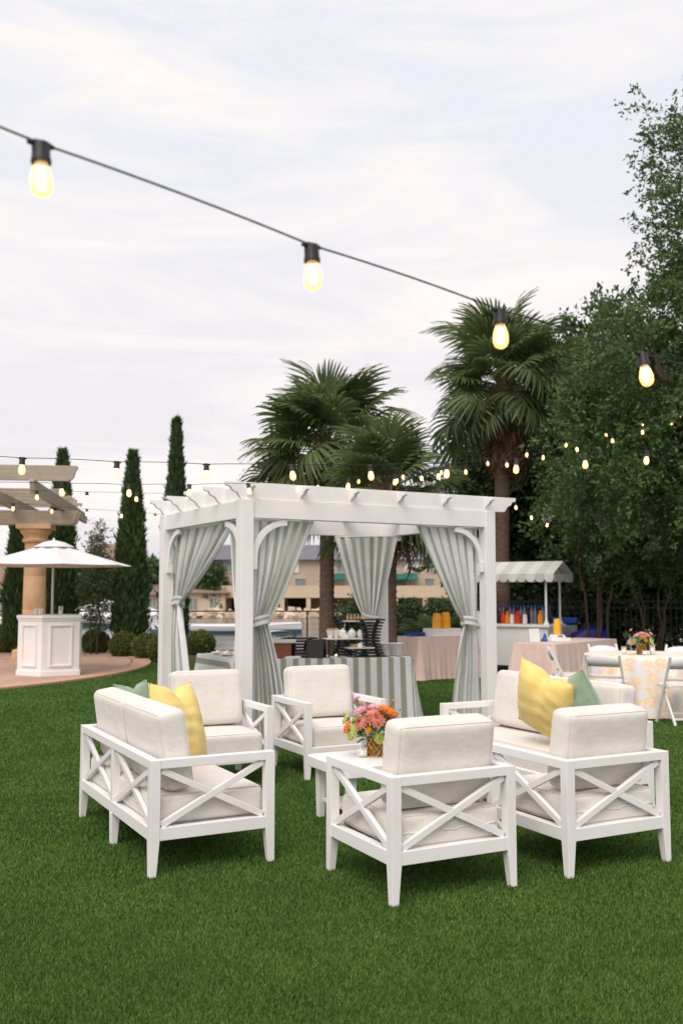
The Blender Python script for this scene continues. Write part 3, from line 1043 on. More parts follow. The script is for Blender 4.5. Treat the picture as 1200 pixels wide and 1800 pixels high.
far_tree('shore tree at the left picture edge above the lake house', -37, 112, 3.0, 6.4, 96)
far_tree('shore tree seen through the left pergola side', -16.9, 112, 2.4, 5.4, 97)

# ================================================================== PERGOLA
PA, PCN = 29.5, V(-0.985, 9.85, 0)
PW, PD = 3.10, 2.36
pg = thing('garden_pergola', 'white wooden pergola with scrolled rafter ends and arched corner brackets', 'pergola', PCN, PA)
WW = M['white_wood']
PS = 0.14
ZB, ZT = 2.33, 2.52
X1, Y1, Z1 = (1, 0, 0), (0, 1, 0), (0, 0, 1)
for x, y in ((0, 0), (PW, 0), (0, PD), (PW, PD)):
    p = MB().box((x, y, ZT / 2), (PS, PS, ZT))
    po = p.build('post', WW, pg, bevel=0.006)
    MB().box((x, y, 0.06), (PS + 0.03, PS + 0.03, 0.12)).build('post_foot', WW, po, bevel=0.006)
for y in (0, PD):
    MB().box((PW / 2, y + (0.012 if y == 0 else -0.012), (ZB + ZT) / 2), (PW - PS - 0.002, 0.11, ZT - ZB - 0.004)).build('beam', WW, pg, bevel=0.004)
for x in (0, PW):
    MB().box((x + (0.012 if x == 0 else -0.012), PD / 2, (ZB + ZT) / 2), (0.11, PD - PS - 0.002, ZT - ZB - 0.004)).build('beam', WW, pg, bevel=0.004)
def scroll_board(L, h, over, over_l=None):
    """outline of a board with ogee cuts at both ends"""
    pts = []
    S = [(0.0, 0.0), (0.0, -0.035), (-0.02, -0.045), (-0.045, -0.05), (-0.06, -0.062), (-0.068, -0.08), (-0.085, -0.092), (-0.11, -0.10), (-0.135, -0.118), (-0.15, -0.145), (-0.17, -0.165), (-0.2, -0.17)]
    k = h / 0.17
    right = [(L + over + a, h + b * k) for a, b in S]
    ol = over if over_l is None else over_l
    left = [(-ol - a, h + b * k) for a, b in reversed(S)]
    return right + left
for i in range(5):
    y = PD * i / 4
    MB().prism(scroll_board(PW, 0.175, 0.42, 0.22), (0, y, ZT + 0.003), X1, Z1, Y1, 0.042).build('purlin', WW, pg, bevel=0.002, seg=1)
for i in range(6):
    x = 0.03 + (PW - 0.06) * i / 5
    MB().prism(scroll_board(PD, 0.150, 0.17), (x, 0, ZT + 0.0055), Y1, Z1, X1, 0.042).build('rafter', WW, pg, bevel=0.002, seg=1)
def bracket(x, y, ex):
    """quarter arch from post (x, y) towards ex, with square end blocks"""
    ra, wd = 0.40, 0.062
    pts = [(ra - ra * math.cos(a), -ra + ra * math.sin(a)) for a in [math.pi / 2 * k / 10 for k in range(11)]]
    r2 = ra - wd
    pts2 = [(ra - r2 * math.cos(a), -ra + r2 * math.sin(a)) for a in [math.pi / 2 * k / 10 for k in range(11)]]
    poly = pts + list(reversed(pts2))
    ez = (ex[1], -ex[0], 0)
    o = PS / 2 + 0.004
    a = (x + ex[0] * o, y + ex[1] * o, ZB - 0.004)
    b = MB().prism(poly, a, ex, Z1, ez, 0.045)
    bo = b.build('corner_bracket', WW, pg, bevel=0.003, seg=1)
    e = MB()
    ax = Vector(a)
    exv = Vector(ex)
    w = MB().box(ax + exv * 0.03 + V(0, 0, -ra - 0.06), (0.055 + 0.01 * abs(ex[1]), 0.055 + 0.01 * abs(ex[0]), 0.12))
    w.build('end_block', WW, bo, bevel=0.003, seg=1)
for x, y, ex in ((0, 0, (1, 0, 0)), (0, 0, (0, 1, 0)), (PW, 0, (-1, 0, 0)), (PW, 0, (0, 1, 0)), (0, PD, (1, 0, 0)), (0, PD, (0, -1, 0)), (PW, PD, (-1, 0, 0)), (PW, PD, (0, -1, 0))):
    bracket(x, y, ex)

# ------------------------------------------------------------------ curtains (hang from the pergola, each a thing of its own)
pm4 = Matrix.Translation(PCN) @ Matrix.Rotation(R(PA), 4, 'Z')
M['curt'] = stripes('striped_curtain', 6.5, 0, (0.86, 0.855, 0.87), C(178, 183, 171))
M['band'] = stripes('striped_tie_band', 3, 1, (0.86, 0.855, 0.87), C(178, 183, 171))
def curtain(label, px, py, ex, inn, top_w, tie_z, bot_w, seed, nf=11, flip=1, top=ZB - 0.02, tw=0.17, world=None, mid=None):
    """from the post at (px, py) along ex; inn = direction to the inside"""
    org = pm4 @ V(px, py, 0)
    ex3 = (pm4.to_3x3() @ Vector(ex)).normalized()
    in3 = (pm4.to_3x3() @ Vector(inn)).normalized()
    if world:
        org, b_ = V(*world[0], 0), V(*world[1], 0)
        ex3 = (b_ - org).normalized()
        in3 = V(-ex3.y, ex3.x, 0)
        in3 = in3 if in3.y < 0 else -in3
    t = thing('striped_curtain', label, 'curtain', org, 0, 'sage and white striped pergola curtains')
    r = random.Random(seed)
    ph = [r.uniform(0, 6.28) for _ in range(6)]
    off = in3 * 0.055
    s0 = 0.05
    def width(z):
        if z >= tie_z:
            k = (z - tie_z) / (top - tie_z)
            return tw + (top_w - tw) * (k ** 0.78)
        k = (tie_z - z) / tie_z
        return tw + (bot_w - tw) * (1 - (1 - k) ** 1.7)
    def f(s, q):
        z = 0.012 + (top - 0.012) * q
        w = width(z)
        near = max(0.0, 1 - abs(z - tie_z) / 0.5)
        amp = 0.014 + 0.026 * min(1, (top_w - w) / top_w * 1.1) * (1 - 0.75 * near ** 3)
        # folds: uneven along the width, gathered towards the tie
        ss = s + 0.012 * math.sin(2 * math.pi * 3 * s + ph[1])
        w1 = math.sin(2 * math.pi * nf * ss + ph[0] + 0.5 * math.sin(3 * q + ph[2]))
        w2 = 0.35 * math.sin(2 * math.pi * nf * 0.47 * ss + ph[3] + 2 * q)
        d = amp * (w1 + w2)
        x = s0 + s * w + (0 if mid is None else (top_w - w) * mid) + 0.006 * math.sin(2 * math.pi * nf * 2 * ss + ph[4])
        if z < tie_z:
            x += 0.03 * (tie_z - z) * math.sin(ph[5])
        bulge = 0.05 * near
        return ex3 * x + off + in3 * (d * 0.9 + bulge * math.sin(math.pi * s)) + V(0, 0, z)
    mb = MB()
    mb.grid(f, 150, 44, 0, uvfn=lambda s, q: (s * flip + 0.013, q))
    mb.build('curtain_cloth', M['curt'], t, smooth=True, fixn=False)
    # header rod
    MB().tube([ex3 * 0.02 + off + V(0, 0, top + 0.008), ex3 * (top_w + 0.05) + off + V(0, 0, top + 0.008)], 0.008, 8).build('rod', M['white'], t, smooth=True, fixn=False)
    # tie band, wrapped round the gathered waist
    def g(s, q):
        a = 2 * math.pi * s
        rx, ry = tw / 2 + 0.03, 0.075
        c = ex3 * (s0 + tw / 2 + (0 if mid is None else (top_w - tw) * mid)) + off + in3 * 0.03
        k = 1 + 0.05 * math.sin(3 * a + ph[0])
        return c + ex3 * rx * k * math.cos(a) + in3 * ry * k * math.sin(a) + V(0, 0, tie_z - 0.05 + 0.10 * q + 0.025 * math.cos(a) - 0.02 * math.sin(a))
    MB().grid(g, 32, 4, 0, uvfn=lambda s, q: (s, q * 0.5 + 0.3)).build('tie_band', M['band'], t, smooth=True, fixn=False)
    return t
curtain('striped curtain tied to the front corner post on the wide side', 0.07, 0, (1, 0, 0), (0, 1, 0), 0.70, 1.27, 0.40, 1, 6)
curtain('striped curtain tied to the right pergola post', PW - 0.07, 0, (-1, 0, 0), (0, 1, 0), 0.84, 1.22, 0.42, 2, 7, -1)
curtain('striped curtain tied to the left pergola post', 0, PD - 0.07, (0, -1, 0), (1, 0, 0), 1.85, 1.45, 0.62, 3, 9)
curtain('narrow striped curtain edge against the front corner post, left side', 0, 0.07, (0, 1, 0), (1, 0, 0), 0.40, 1.25, 0.3, 4, 6)
curtain('striped curtain gathered in the middle, hung across the rear corner above the black riser', 0, 0, (1, 0, 0), (0, 1, 0), 0.84, 1.24, 0.36, 5, 8, world=((0.80, 13.02), (-0.13, 13.06)), mid=0.42)

# ================================================================== SEATING
def cushion(mb, c, s, r, puff, seed=0, n=14, rot=None, mi=0):
    """soft block with rounded edges, faces bulging by puff"""
    rr = random.Random(seed)
    ph = [rr.uniform(0, 6) for _ in range(4)]
    hx, hy, hz = s[0] / 2, s[1] / 2, s[2] / 2
    def pt(x, y, z):
        p = V(x * hx, y * hy, z * hz)
        inner = V(max(-hx + r, min(hx - r, p.x)), max(-hy + r, min(hy - r, p.y)), max(-hz + r, min(hz - r, p.z)))
        d = p - inner
        q = inner + (d.normalized() * r if d.length > 1e-6 else d)
        bx, by, bz = (1 - x * x), (1 - y * y), (1 - z * z)
        wv = 1 + 0.25 * math.sin(3 * x + ph[0]) * math.sin(3 * y + ph[1]) + 0.2 * math.sin(4 * z + ph[2])
        m = min(hx, hy, hz)
        if hz == m:
            q.z += z * puff * bx ** 0.7 * by ** 0.7 * wv
            q.x += x * puff * 0.25 * by * bz
            q.y += y * puff * 0.25 * bx * bz
        elif hy == m:
            q.y += y * puff * bx ** 0.7 * bz ** 0.7 * wv
            q.x += x * puff * 0.25 * by * bz
            q.z += z * puff * 0.25 * bx * by
        if rot is not None:
            q = rot @ q
        return q + Vector(c)
    # six subdivided faces of a cube, welded later
    T = [-1, -0.93, -0.85, -0.75] + [(-0.75 + 1.5 * k / (n - 6)) for k in range(1, n - 6)] + [0.75, 0.85, 0.93, 1]
    N = len(T) - 1
    for ax in range(3):
        for sg in (-1, 1):
            def f(s_, t_):
                a, b = T[round(s_ * N)], T[round(t_ * N)]
                q = [0, 0, 0]
                q[ax] = sg
                q[(ax + 1) % 3] = a * sg
                q[(ax + 2) % 3] = b
                return pt(*q)
            mb.grid(f, N, N, mi)
    return pt

def weld(o, d=0.0005):
    bm = bmesh.new()
    bm.from_mesh(o.data)
    bmesh.ops.remove_doubles(bm, verts=bm.verts, dist=d)
    bmesh.ops.recalc_face_normals(bm, faces=bm.faces)
    bm.to_mesh(o.data)
    bm.free()
    o.data.polygons.foreach_set('use_smooth', [True] * len(o.data.polygons))
    return o

M['pipe'] = fabric('oatmeal_piping', (0.73, 0.68, 0.635), 0.03)
def soft(name, parent, c, s, r, puff, seed, rot=None, welt=True):
    mb = MB()
    pt = cushion(mb, c, s, r, puff, seed, rot=rot)
    o = weld(mb.build(name, M['cushion'], parent, fixn=False))
    if welt:
        thin = min(range(3), key=lambda k: s[k])
        a, b = [k for k in range(3) if k != thin]
        for sg in (-1, 1):
            path = []
            def at(u, v):
                q = [0, 0, 0]
                q[a], q[b], q[thin] = u, v, sg
                return pt(*q)
            K = 14
            lin = [-1 + 2 * i / K for i in range(K)]
            e = 0.975
            path = [at(u * e, -e) for u in lin] + [at(e, u * e) for u in lin] + [at(-u * e, e) for u in lin] + [at(-e, -u * e) for u in lin]
            path.append(path[0])
            w = MB().tube(path, 0.0034, 6, cap=False)
            w.build('piping', M['pipe'], o, smooth=True, fixn=False)
    return o

WH = M['white']
AH, PT = 0.640, 0.058     # arm height, post thickness
RB, RT = 0.195, 0.265     # bottom rail
def leg_post(t, x, y, sx, sy, short=False):
    """one stick: square above the rail, foot tapering on the two inner faces"""
    k = 0.040
    lev = [(0.0, k), (RB, PT)] + ([] if short else [(AH - 0.001, PT)])
    vs, fs = [], []
    for z, w in lev:
        for dx, dy in ((0, 0), (1, 0), (1, 1), (0, 1)):
            vs.append((x + sx * PT / 2 - sx * dx * w, y + sy * PT / 2 - sy * dy * w, z))
    for j in range(len(lev) - 1):
        fs += [(4 * j + i, 4 * j + (i + 1) % 4, 4 * j + 4 + (i + 1) % 4, 4 * j + 4 + i) for i in range(4)]
    n = 4 * len(lev)
    fs += [(0, 1, 2, 3), (n - 4, n - 3, n - 2, n - 1)]
    return MB().add(vs, fs).build('leg', WH, t, bevel=0.003)

def xbrace(t, a, b, nrm):
    """crossed bars between two posts: a, b are the inner post points (x, y)"""
    a, b = V(a[0], a[1], 0), V(b[0], b[1], 0)
    z0, z1 = RT + 0.004, AH - 0.057
    dh = (b - a).normalized()
    for k, (p, q) in enumerate(((V(a.x, a.y, z0), V(b.x, b.y, z1)), (V(a.x, a.y, z1), V(b.x, b.y, z0)))):
        d = (q - p).normalized()
        up = d.cross(Vector(nrm))
        p2, q2 = p + d * 0.012, q - d * 0.012
        MB().bar(p2, q2, 0.028 - 0.003 * k, 0.036, up).build('cross_brace', WH, t, bevel=0.002, seg=1)

def seat(name, label, cat, Wd, Dp, group, double=False):
    t = thing(name, label, cat, (0, 0, 0), 0, group)
    hx, hy = Wd / 2 - PT / 2, Dp / 2 - PT / 2
    for sx in (-1, 1):
        for sy in (-1, 1):
            leg_post(t, sx * hx, sy * hy, sx, sy)
    zt = AH - 0.026
    # arms and back rail lie over the posts with mitred look: rails butt between posts
    def rail(nm, a, b, z, w, h):
        MB().bar((a[0], a[1], z), (b[0], b[1], z), w, h).build(nm, WH, t, bevel=0.003)
    i = PT / 2 + 0.0005
    rail('back_rail', (-hx + i, -hy), (hx - i, -hy), zt, PT - 0.004, 0.050)
    for sx in (-1, 1):
        rail('arm_rest', (sx * hx, -hy + i), (sx * hx, hy - i), zt, PT - 0.004, 0.050)
        rail('side_rail', (sx * hx, -hy + i), (sx * hx, hy - i), (RB + RT) / 2, PT - 0.006, RT - RB)
        xbrace(t, (sx * hx, -hy + i), (sx * hx, hy - i), (1, 0, 0))
    rail('seat_rail', (-hx + i, -hy), (hx - i, -hy), (RB + RT) / 2, PT - 0.006, RT - RB)
    rail('seat_rail', (-hx + i, hy), (hx - i, hy), (RB + RT) / 2, PT - 0.006, RT - RB)
    if double:
        MB().box((0, -hy, (RT + AH - 0.052) / 2), (PT - 0.006, PT - 0.008, AH - 0.054 - RT)).build('back_post', WH, t, bevel=0.003)
        for sy in (-1, 1):
            leg_post(t, 0, sy * hy, 1, sy, short=True)
        xbrace(t, (-hx + i, -hy), (-i, -hy), (0, 1, 0))
        xbrace(t, (i, -hy), (hx - i, -hy), (0, 1, 0))
    else:
        xbrace(t, (-hx + i, -hy), (hx - i, -hy), (0, 1, 0))
    # deck slats under the cushion
    for k in range(5):
        y = -hy + 0.1 + (2 * hy - 0.2) * k / 4
        MB().box((0, y, RT - 0.034), (2 * hx - PT - 0.004, 0.075, 0.018)).build('deck_slat', WH, t)
    cw = Wd - 2 * PT - 0.03
    soft('seat_cushion', t, (0, 0.005, RT + 0.078), (cw, Dp - 0.085, 0.170), 0.034, 0.010, 3)
    zp = MB().tube([(-cw / 2 * 0.93 + cw * 0.93 * q / 24, 0.005 - (Dp - 0.085) / 2 - 0.002, RT + 0.072 + 0.005 * math.sin(q * 0.9) + 0.004 * math.sin(q * 2.3)) for q in range(25)], 0.0045, 6)
    zp.build('zip_welt', M['pipe'], t, smooth=True, fixn=False)
    nb = 2 if double else 1
    w = cw / nb
    for k in range(nb):
        x = -cw / 2 + w * (k + 0.5)
        rot = Matrix.Rotation(R(9), 3, 'X')
        soft('back_cushion', t, (x, -hy + 0.145, 0.672), (w - 0.006, 0.170, 0.46), 0.046, 0.016, 7 + k, rot)
    return t
AG = 'white framed oatmeal lounge armchairs'
arm0 = seat('lounge_armchair', 'armchair nearest the camera, its crossed back and oatmeal cushion facing us, centre right', 'armchair', 0.775, 0.755, AG)
arm0.location = (0.428, 5.509, 0)
arm0.rotation_euler = (0, 0, R(27))
place_copy(arm0, (1.42, 5.99, 0), 27.5, 'armchair at the right picture edge with its back to us, beside the nearest one', AG)
place_copy(arm0, (-1.076, 8.237, 0), 207, 'armchair facing us behind the left loveseat, against the pergola corner post', AG)
place_copy(arm0, (-0.123, 8.784, 0), 207, 'armchair facing us in the middle, in front of the striped buffet', AG)
LG = 'white framed oatmeal loveseats'
lov = seat('lounge_loveseat', 'loveseat at the left with double crossed back, yellow and green pillows on it', 'loveseat', 1.68, 0.755, LG, True)
lov.location = (-1.121, 6.404, 0)
lov.rotation_euler = (0, 0, R(-62))
place_copy(lov, (1.548, 7.723, 0), 117, 'loveseat at the right facing left, yellow and green pillows on it', LG)

# ------------------------------------------------------------------ throw pillows
def pillow(name, label, loc, rot, size, thick, m, chop, seed, pipe=None, group=None, print_=None):
    t = thing(name, label, 'pillow', loc, 0, group)
    t.rotation_euler = rot
    r = random.Random(seed)
    ph = [r.uniform(0, 6) for _ in range(5)]
    h = size / 2
    def f(sg):
        def g(s, q):
            u, v = 2 * s - 1, 2 * q - 1
            # corners stick out, edges pull in
            k = 1 - 0.10 * (1 - u * u) * v ** 4 - 0.0
            k2 = 1 - 0.10 * (1 - v * v) * u ** 4
            x = u * h * k2
            z = v * h * k
            th = thick / 2 * (max(0, 1 - abs(u) ** 2.6) ** 0.62) * (max(0, 1 - abs(v) ** 2.6) ** 0.62)
            if chop and v > -0.2:
                e = math.exp(-(u / 0.22) ** 2) * ((v + 0.2) / 1.2) ** 1.6
                z -= chop * e
                th *= 1 - 0.45 * e
                x *= 1 - 0.10 * ((v + 0.2) / 1.2) ** 2
            wr = 0.005 * math.sin(7 * u + 6 * v + ph[0]) * math.sin(8 * v - 4 * u + ph[1]) + 0.003 * math.sin(19 * v + 9 * u * u + ph[2]) * (0.5 + 0.5 * math.sin(4 * u + ph[3]))
            edge = (1 - u ** 6) * (1 - v ** 6)
            return V(x, sg * (th + wr * edge), z + h)
        return g
    mb = MB()
    mb.grid(f(1), 30, 30)
    mb.grid(f(-1), 30, 30)
    o = weld(mb.build('pillow_cover', m, t, fixn=False), 0.0004)
    g = f(1)
    K = 30
    path = [g(i / K, 0) for i in range(K)] + [g(1, i / K) for i in range(K)] + [g(1 - i / K, 1) for i in range(K)] + [g(0, 1 - i / K) for i in range(K)]
    path.append(path[0])
    MB().tube(path, 0.0055 if pipe else 0.003, 6, cap=False).build('piping', pipe or m, o, smooth=True, fixn=False)
    if print_:
        # embroidered sprig: loops of pale thread lying on the cover
        for k in range(5):
            u0, v0 = r.uniform(0.25, 0.6), r.uniform(0.25, 0.75)
            pts = []
            for i in range(13):
                a = 2 * math.pi * i / 12
                s_ = min(0.97, max(0.03, u0 + 0.06 * math.cos(a) + 0.02 * math.cos(3 * a)))
                q_ = min(0.97, max(0.03, v0 + 0.075 * math.sin(a)))
                p = f(print_)(s_, q_)
                pts.append(p + V(0, print_ * 0.003, 0))
            MB().tube(pts, 0.0028, 5, cap=False).build('embroidery', pipe, o, smooth=True, fixn=False)
    return t
zs = RT + 0.165
pillow('throw_pillow', 'yellow pillow with pinched top on the left loveseat', (-1.03, 6.52, zs), (R(-16), R(4), R(66)), 0.56, 0.20, M['yellow'], 0.07, 1, None, 'yellow throw pillows')
pillow('throw_pillow', 'green velvet pillow behind the left loveseat cushions', (-1.33, 7.06, zs), (R(20), R(-8), R(-50)), 0.54, 0.18, M['green'], 0.09, 2, M['green_pipe'], 'green velvet pillows', 1)
pillow('throw_pillow', 'yellow pillow with pinched top on the right loveseat', (1.55, 7.46, zs + 0.06), (R(-20), R(-20), R(128)), 0.58, 0.25, M['yellow'], 0.06, 3, None, 'yellow throw pillows')
pillow('throw_pillow', 'green velvet pillow with pale piping on the right loveseat', (1.83, 7.19, zs + 0.04), (R(-18), R(16), R(120)), 0.53, 0.23, M['green'], 0.05, 4, M['green_pipe'], 'green velvet pillows', 1)

# ------------------------------------------------------------------ coffee table with flowers and candles
ct = thing('coffee_table', 'low white coffee table with rounded corners in the middle of the seating', 'table', (0.394, 6.985, 0), 27)
def rrect(w, d, r, n=6):
    out = []
    for cx, cy, a0 in ((w / 2 - r, d / 2 - r, 0), (-w / 2 + r, d / 2 - r, 90), (-w / 2 + r, -d / 2 + r, 180), (w / 2 - r, -d / 2 + r, 270)):
        out += [(cx + r * math.cos(R(a0 + 90 * k / n)), cy + r * math.sin(R(a0 + 90 * k / n))) for k in range(n + 1)]
    return out
MB().prism(rrect(1.15, 0.62, 0.06), (0, 0, 0.39), X1, Y1, Z1, 0.075).build('table_top', WH, ct, smooth=35, bevel=0.006)
for sx in (-1, 1):
    for sy in (-1, 1):
        MB().box((sx * 0.49, sy * 0.23, 0.176), (0.045, 0.045, 0.352), top=1.35).build('leg', WH, ct, bevel=0.003)
MB().box((0, 0, 0.12), (0.96, 0.42, 0.025)).build('lower_shelf', WH, ct, bevel=0.003)
ZC = 0.4285

def petal_flower(rad, seed, layers=5, cup=0.9):
    """layered bloom: rings of cupped petals"""
    r = random.Random(seed)
    mb = MB()
    for L in range(layers):
        k = L / (layers - 1)
        n = 4 + 2 * L
        rr = rad * (0.28 + 0.72 * k)
        tilt = 1.35 - 1.0 * k * cup
        for i in range(n):
            a = 2 * math.pi * (i + 0.5 * (L % 2)) / n + r.uniform(-0.15, 0.15)
            w = rr * 2.3 / max(3, n) * 2.2
            ca, sa = math.cos(a), math.sin(a)
            def f(s, t):
                lat = (s - 0.5) * w * math.sin(math.pi * min(0.92, 0.22 + 0.72 * t))
                out_ = rr * (0.12 + 0.88 * math.sin(t * math.pi / 2)) * math.cos(tilt * (0.35 + 0.65 * t) * 0.9)
                up = rr * math.sin(tilt) * t * 0.95 - 0.25 * rr * k + 0.06 * rr * math.cos(s * 6.28) * t
                out_ += -0.25 * rr * (2 * s - 1) ** 2 * t
                return V(ca * out_ - sa * lat, sa * out_ + ca * lat, up)
            mb.grid(f, 3, 3)
    return mb

def flmat(name, c1, c2):
    return leafmat(name, [c1, c2, c1], 0.25, 0.6, 0.2)
FC = {
    'coral': flmat('coral_petal', C(252, 170, 150), C(255, 200, 184)),
    'pink': flmat('pink_petal', C(248, 192, 206), C(252, 216, 224)),
    'hotpink': flmat('rose_petal', C(242, 144, 172), C(250, 180, 198)),
    'orange': flmat('orange_petal', C(250, 150, 62), C(254, 176, 96)),
    'yellow': flmat('yellow_petal', C(250, 186, 40), C(252, 206, 80)),
    'lime': flmat('lime_bloom', C(206, 216, 124), C(226, 230, 160)),
    'mauve': flmat('mauve_petal', C(222, 160, 172), C(240, 200, 204)),
    'leaf': leafmat('bouquet_leaf', [C(48, 84, 42), C(86, 120, 62), C(120, 150, 84)], 0.2),
}
BL = {}
def bloom_mesh(rad, seed, m, layers):
    key = (round(rad, 3), seed, m, layers)
    if key not in BL:
        o = petal_flower(rad, seed, layers).build('bloom', FC[m], None, smooth=True, fixn=False)
        BL[key] = o.data
        bpy.data.objects.remove(o)
    return BL[key]
M['gold'] = mat('gold_lattice', C(196, 156, 84), 0.35, 0.15, 20, metal=0.85)
M['amber'] = mat('amber_liner', C(120, 84, 40), 0.25, 0.3, 30)
def bouquet(label, loc, spec, vr, vh, seed, leaves=26, twigs=6):
    t = thing('flower_arrangement', label, 'flowers', loc)
    v = MB().lathe([(vr * 0.93, 0.0), (vr * 0.93, vh * 0.97), (vr * 0.86, vh * 0.97), (vr * 0.86, 0.02)], 24)
    vo = v.build('vase', M['amber'], t, smooth=35)
    for s in (-1, 1):
        for k in range(9):
            a0 = 2 * math.pi * k / 9
            pts = [(vr * math.cos(a0 + s * 1.5 * q / 8), vr * math.sin(a0 + s * 1.5 * q / 8), 0.004 + (vh - 0.008) * q / 8) for q in range(9)]
            MB().tube(pts, 0.0028, 5).build('lattice_strand', M['gold'], vo, fixn=False)
    for z in (0.003, vh * 0.5, vh):
        MB().tube([(vr * math.cos(a / 24 * 6.2832), vr * math.sin(a / 24 * 6.2832), z) for a in range(25)], 0.0035, 5, cap=False).build('rim', M['gold'], vo, fixn=False)
    r = random.Random(seed)
    for i, (m, x, y, z, rad, lay) in enumerate(spec):
        d = V(x, y, (z - vh) * 0.9 + 0.02).normalized()
        o = link('bloom', bloom_mesh(rad, i % 3, m, lay), t, (x, y, z), d.to_track_quat('Z', 'Y').to_euler())
        s = MB().tube([(0, 0, vh * 0.6), (x * 0.5, y * 0.5, vh + (z - vh) * 0.5), (x, y, z)], 0.003, 5)
        s.build('stem', FC['leaf'], t, fixn=False)
    for i in range(leaves):
        a = r.uniform(0, 6.28)
        e = r.uniform(-0.25, 1.0)
        base = V(0.04 * math.cos(a), 0.04 * math.sin(a), vh + r.uniform(0, 0.05))
        d = V(math.cos(a) * math.cos(e), math.sin(a) * math.cos(e), math.sin(e))
        L, w = r.uniform(0.07, 0.12), r.uniform(0.03, 0.05)
        s = d.cross(V(0, 0, 1)).normalized() * w / 2
        b0 = base + d * r.uniform(0.02, 0.07)
        up = V(0, 0, 0.012)
        MB().add([b0, b0 + d * L * 0.4 + s + up, b0 + d * L * 0.42, b0 + d * L * 0.4 - s + up, b0 + d * L * 0.75 + s * 0.7, b0 + d * L * 0.75 - s * 0.7, b0 + d * L - up],
                 [(0, 1, 2), (0, 2, 3), (1, 4, 2), (3, 2, 5), (2, 4, 6), (2, 6, 5)]).build('leaf', FC['leaf'], t, fixn=False)
    for i in range(twigs):
        a = [2.9, 3.4, 2.4, 0.3, 0.9, -0.3, 1.8, 4.4][i % 8] + r.uniform(-0.2, 0.2)
        d = V(math.cos(a), math.sin(a) * 0.6, r.uniform(0.5, 1.1)).normalized()
        p0 = V(0, 0, vh)
        L = r.uniform(0.2, 0.27)
        tw = MB().tube([p0, p0 + d * L * 0.5, p0 + d * L + V(0, 0, -0.01)], [0.002, 0.0016, 0.001], 4)
        for k in range(7):
            q = p0 + d * L * (0.45 + 0.55 * k / 6)
            sd2 = (d.cross(V(0, 0, 1)).normalized() * (1 if k % 2 else -1) + V(0, 0, 0.5)).normalized()
            wv = d * 0.010
            tw.add([q, q + sd2 * 0.016 + wv, q + sd2 * 0.034, q + sd2 * 0.016 - wv], [(0, 1, 2, 3)])
        tw.build('twig', FC['leaf'], t, fixn=False)
    return t
spec = [('coral', 0.005, -0.115, 0.235, 0.062, 6), ('coral', -0.075, -0.085, 0.215, 0.058, 6), ('coral', -0.025, -0.04, 0.265, 0.058, 6),
        ('pink', -0.085, -0.02, 0.275, 0.058, 5), ('hotpink', -0.07, 0.01, 0.292, 0.04, 5), ('pink', 0.0, 0.03, 0.29, 0.055, 5),
        ('orange', 0.075, -0.02, 0.275, 0.066, 7), ('orange', 0.06, 0.07, 0.25, 0.05, 6), ('hotpink', -0.10, 0.02, 0.345, 0.026, 4), ('yellow', -0.075, -0.02, 0.325, 0.016, 4),
        ('lime', -0.12, -0.075, 0.165, 0.06, 6), ('lime', 0.075, -0.10, 0.165, 0.048, 6), ('lime', -0.155, 0.0, 0.23, 0.042, 5), ('orange', -0.15, -0.03, 0.185, 0.045, 5), ('lime', 0.02, -0.13, 0.14, 0.04, 5),
        ('mauve', 0.13, -0.04, 0.215, 0.042, 5), ('mauve', 0.175, -0.03, 0.17, 0.03, 4), ('yellow', -0.04, -0.14, 0.185, 0.024, 4), ('yellow', 0.105, 0.01, 0.335, 0.016, 3),
        ('lime', -0.1, 0.08, 0.2, 0.05, 5), ('pink', 0.05, 0.12, 0.22, 0.05, 5), ('coral', -0.03, 0.13, 0.22, 0.05, 5), ('lime', 0.14, 0.05, 0.2, 0.04, 5)]
bouquet('coral, pink and orange flower arrangement in gold lattice vase on the coffee table', (0.235, 6.93, ZC), [(m, x * 1.28, y * 1.1, 0.125 + (z - 0.125) * 1.22, rad * 1.25, l) for m, x, y, z, rad, l in spec], 0.056, 0.125, 5, 44, 8)
fern = None

def candle(label, loc, h, r, lit, grp='small glass candle holders'):
    t = thing('candle_holder', label, 'candle', loc, 0, grp)
    MB().lathe([(r * 0.9, 0.0), (r, 0.012), (r, h), (r - 0.003, h), (r - 0.003, 0.012), (r * 0.5, 0.010)], 20).build('glass_cup', M['glass'], t, smooth=35)
    co = MB().lathe([(r * 0.8, 0.012), (r * 0.8, h * 0.42), (r * 0.15, h * 0.40)], 16).build('candle_wax', M['wax'], t, smooth=35)
    if lit:
        MB().lathe([(0.001, h * 0.41), (0.006, h * 0.45), (0.005, h * 0.55), (0.0005, h * 0.68)], 8).build('flame', M['flame'], co, smooth=True)
M['wax'] = mat('ivory_wax', (0.78, 0.74, 0.64), 0.5, 0.03)
candle('short glass candle in front of the coffee table flowers', (0.145, 6.87, ZC), 0.062, 0.034, True)
candle('tall clear glass cylinder left of the coffee table vase', (0.175, 7.02, ZC), 0.15, 0.03, False)
candle('narrow glass cylinder touching the coffee table vase', (0.165, 6.955, ZC), 0.115, 0.024, False)

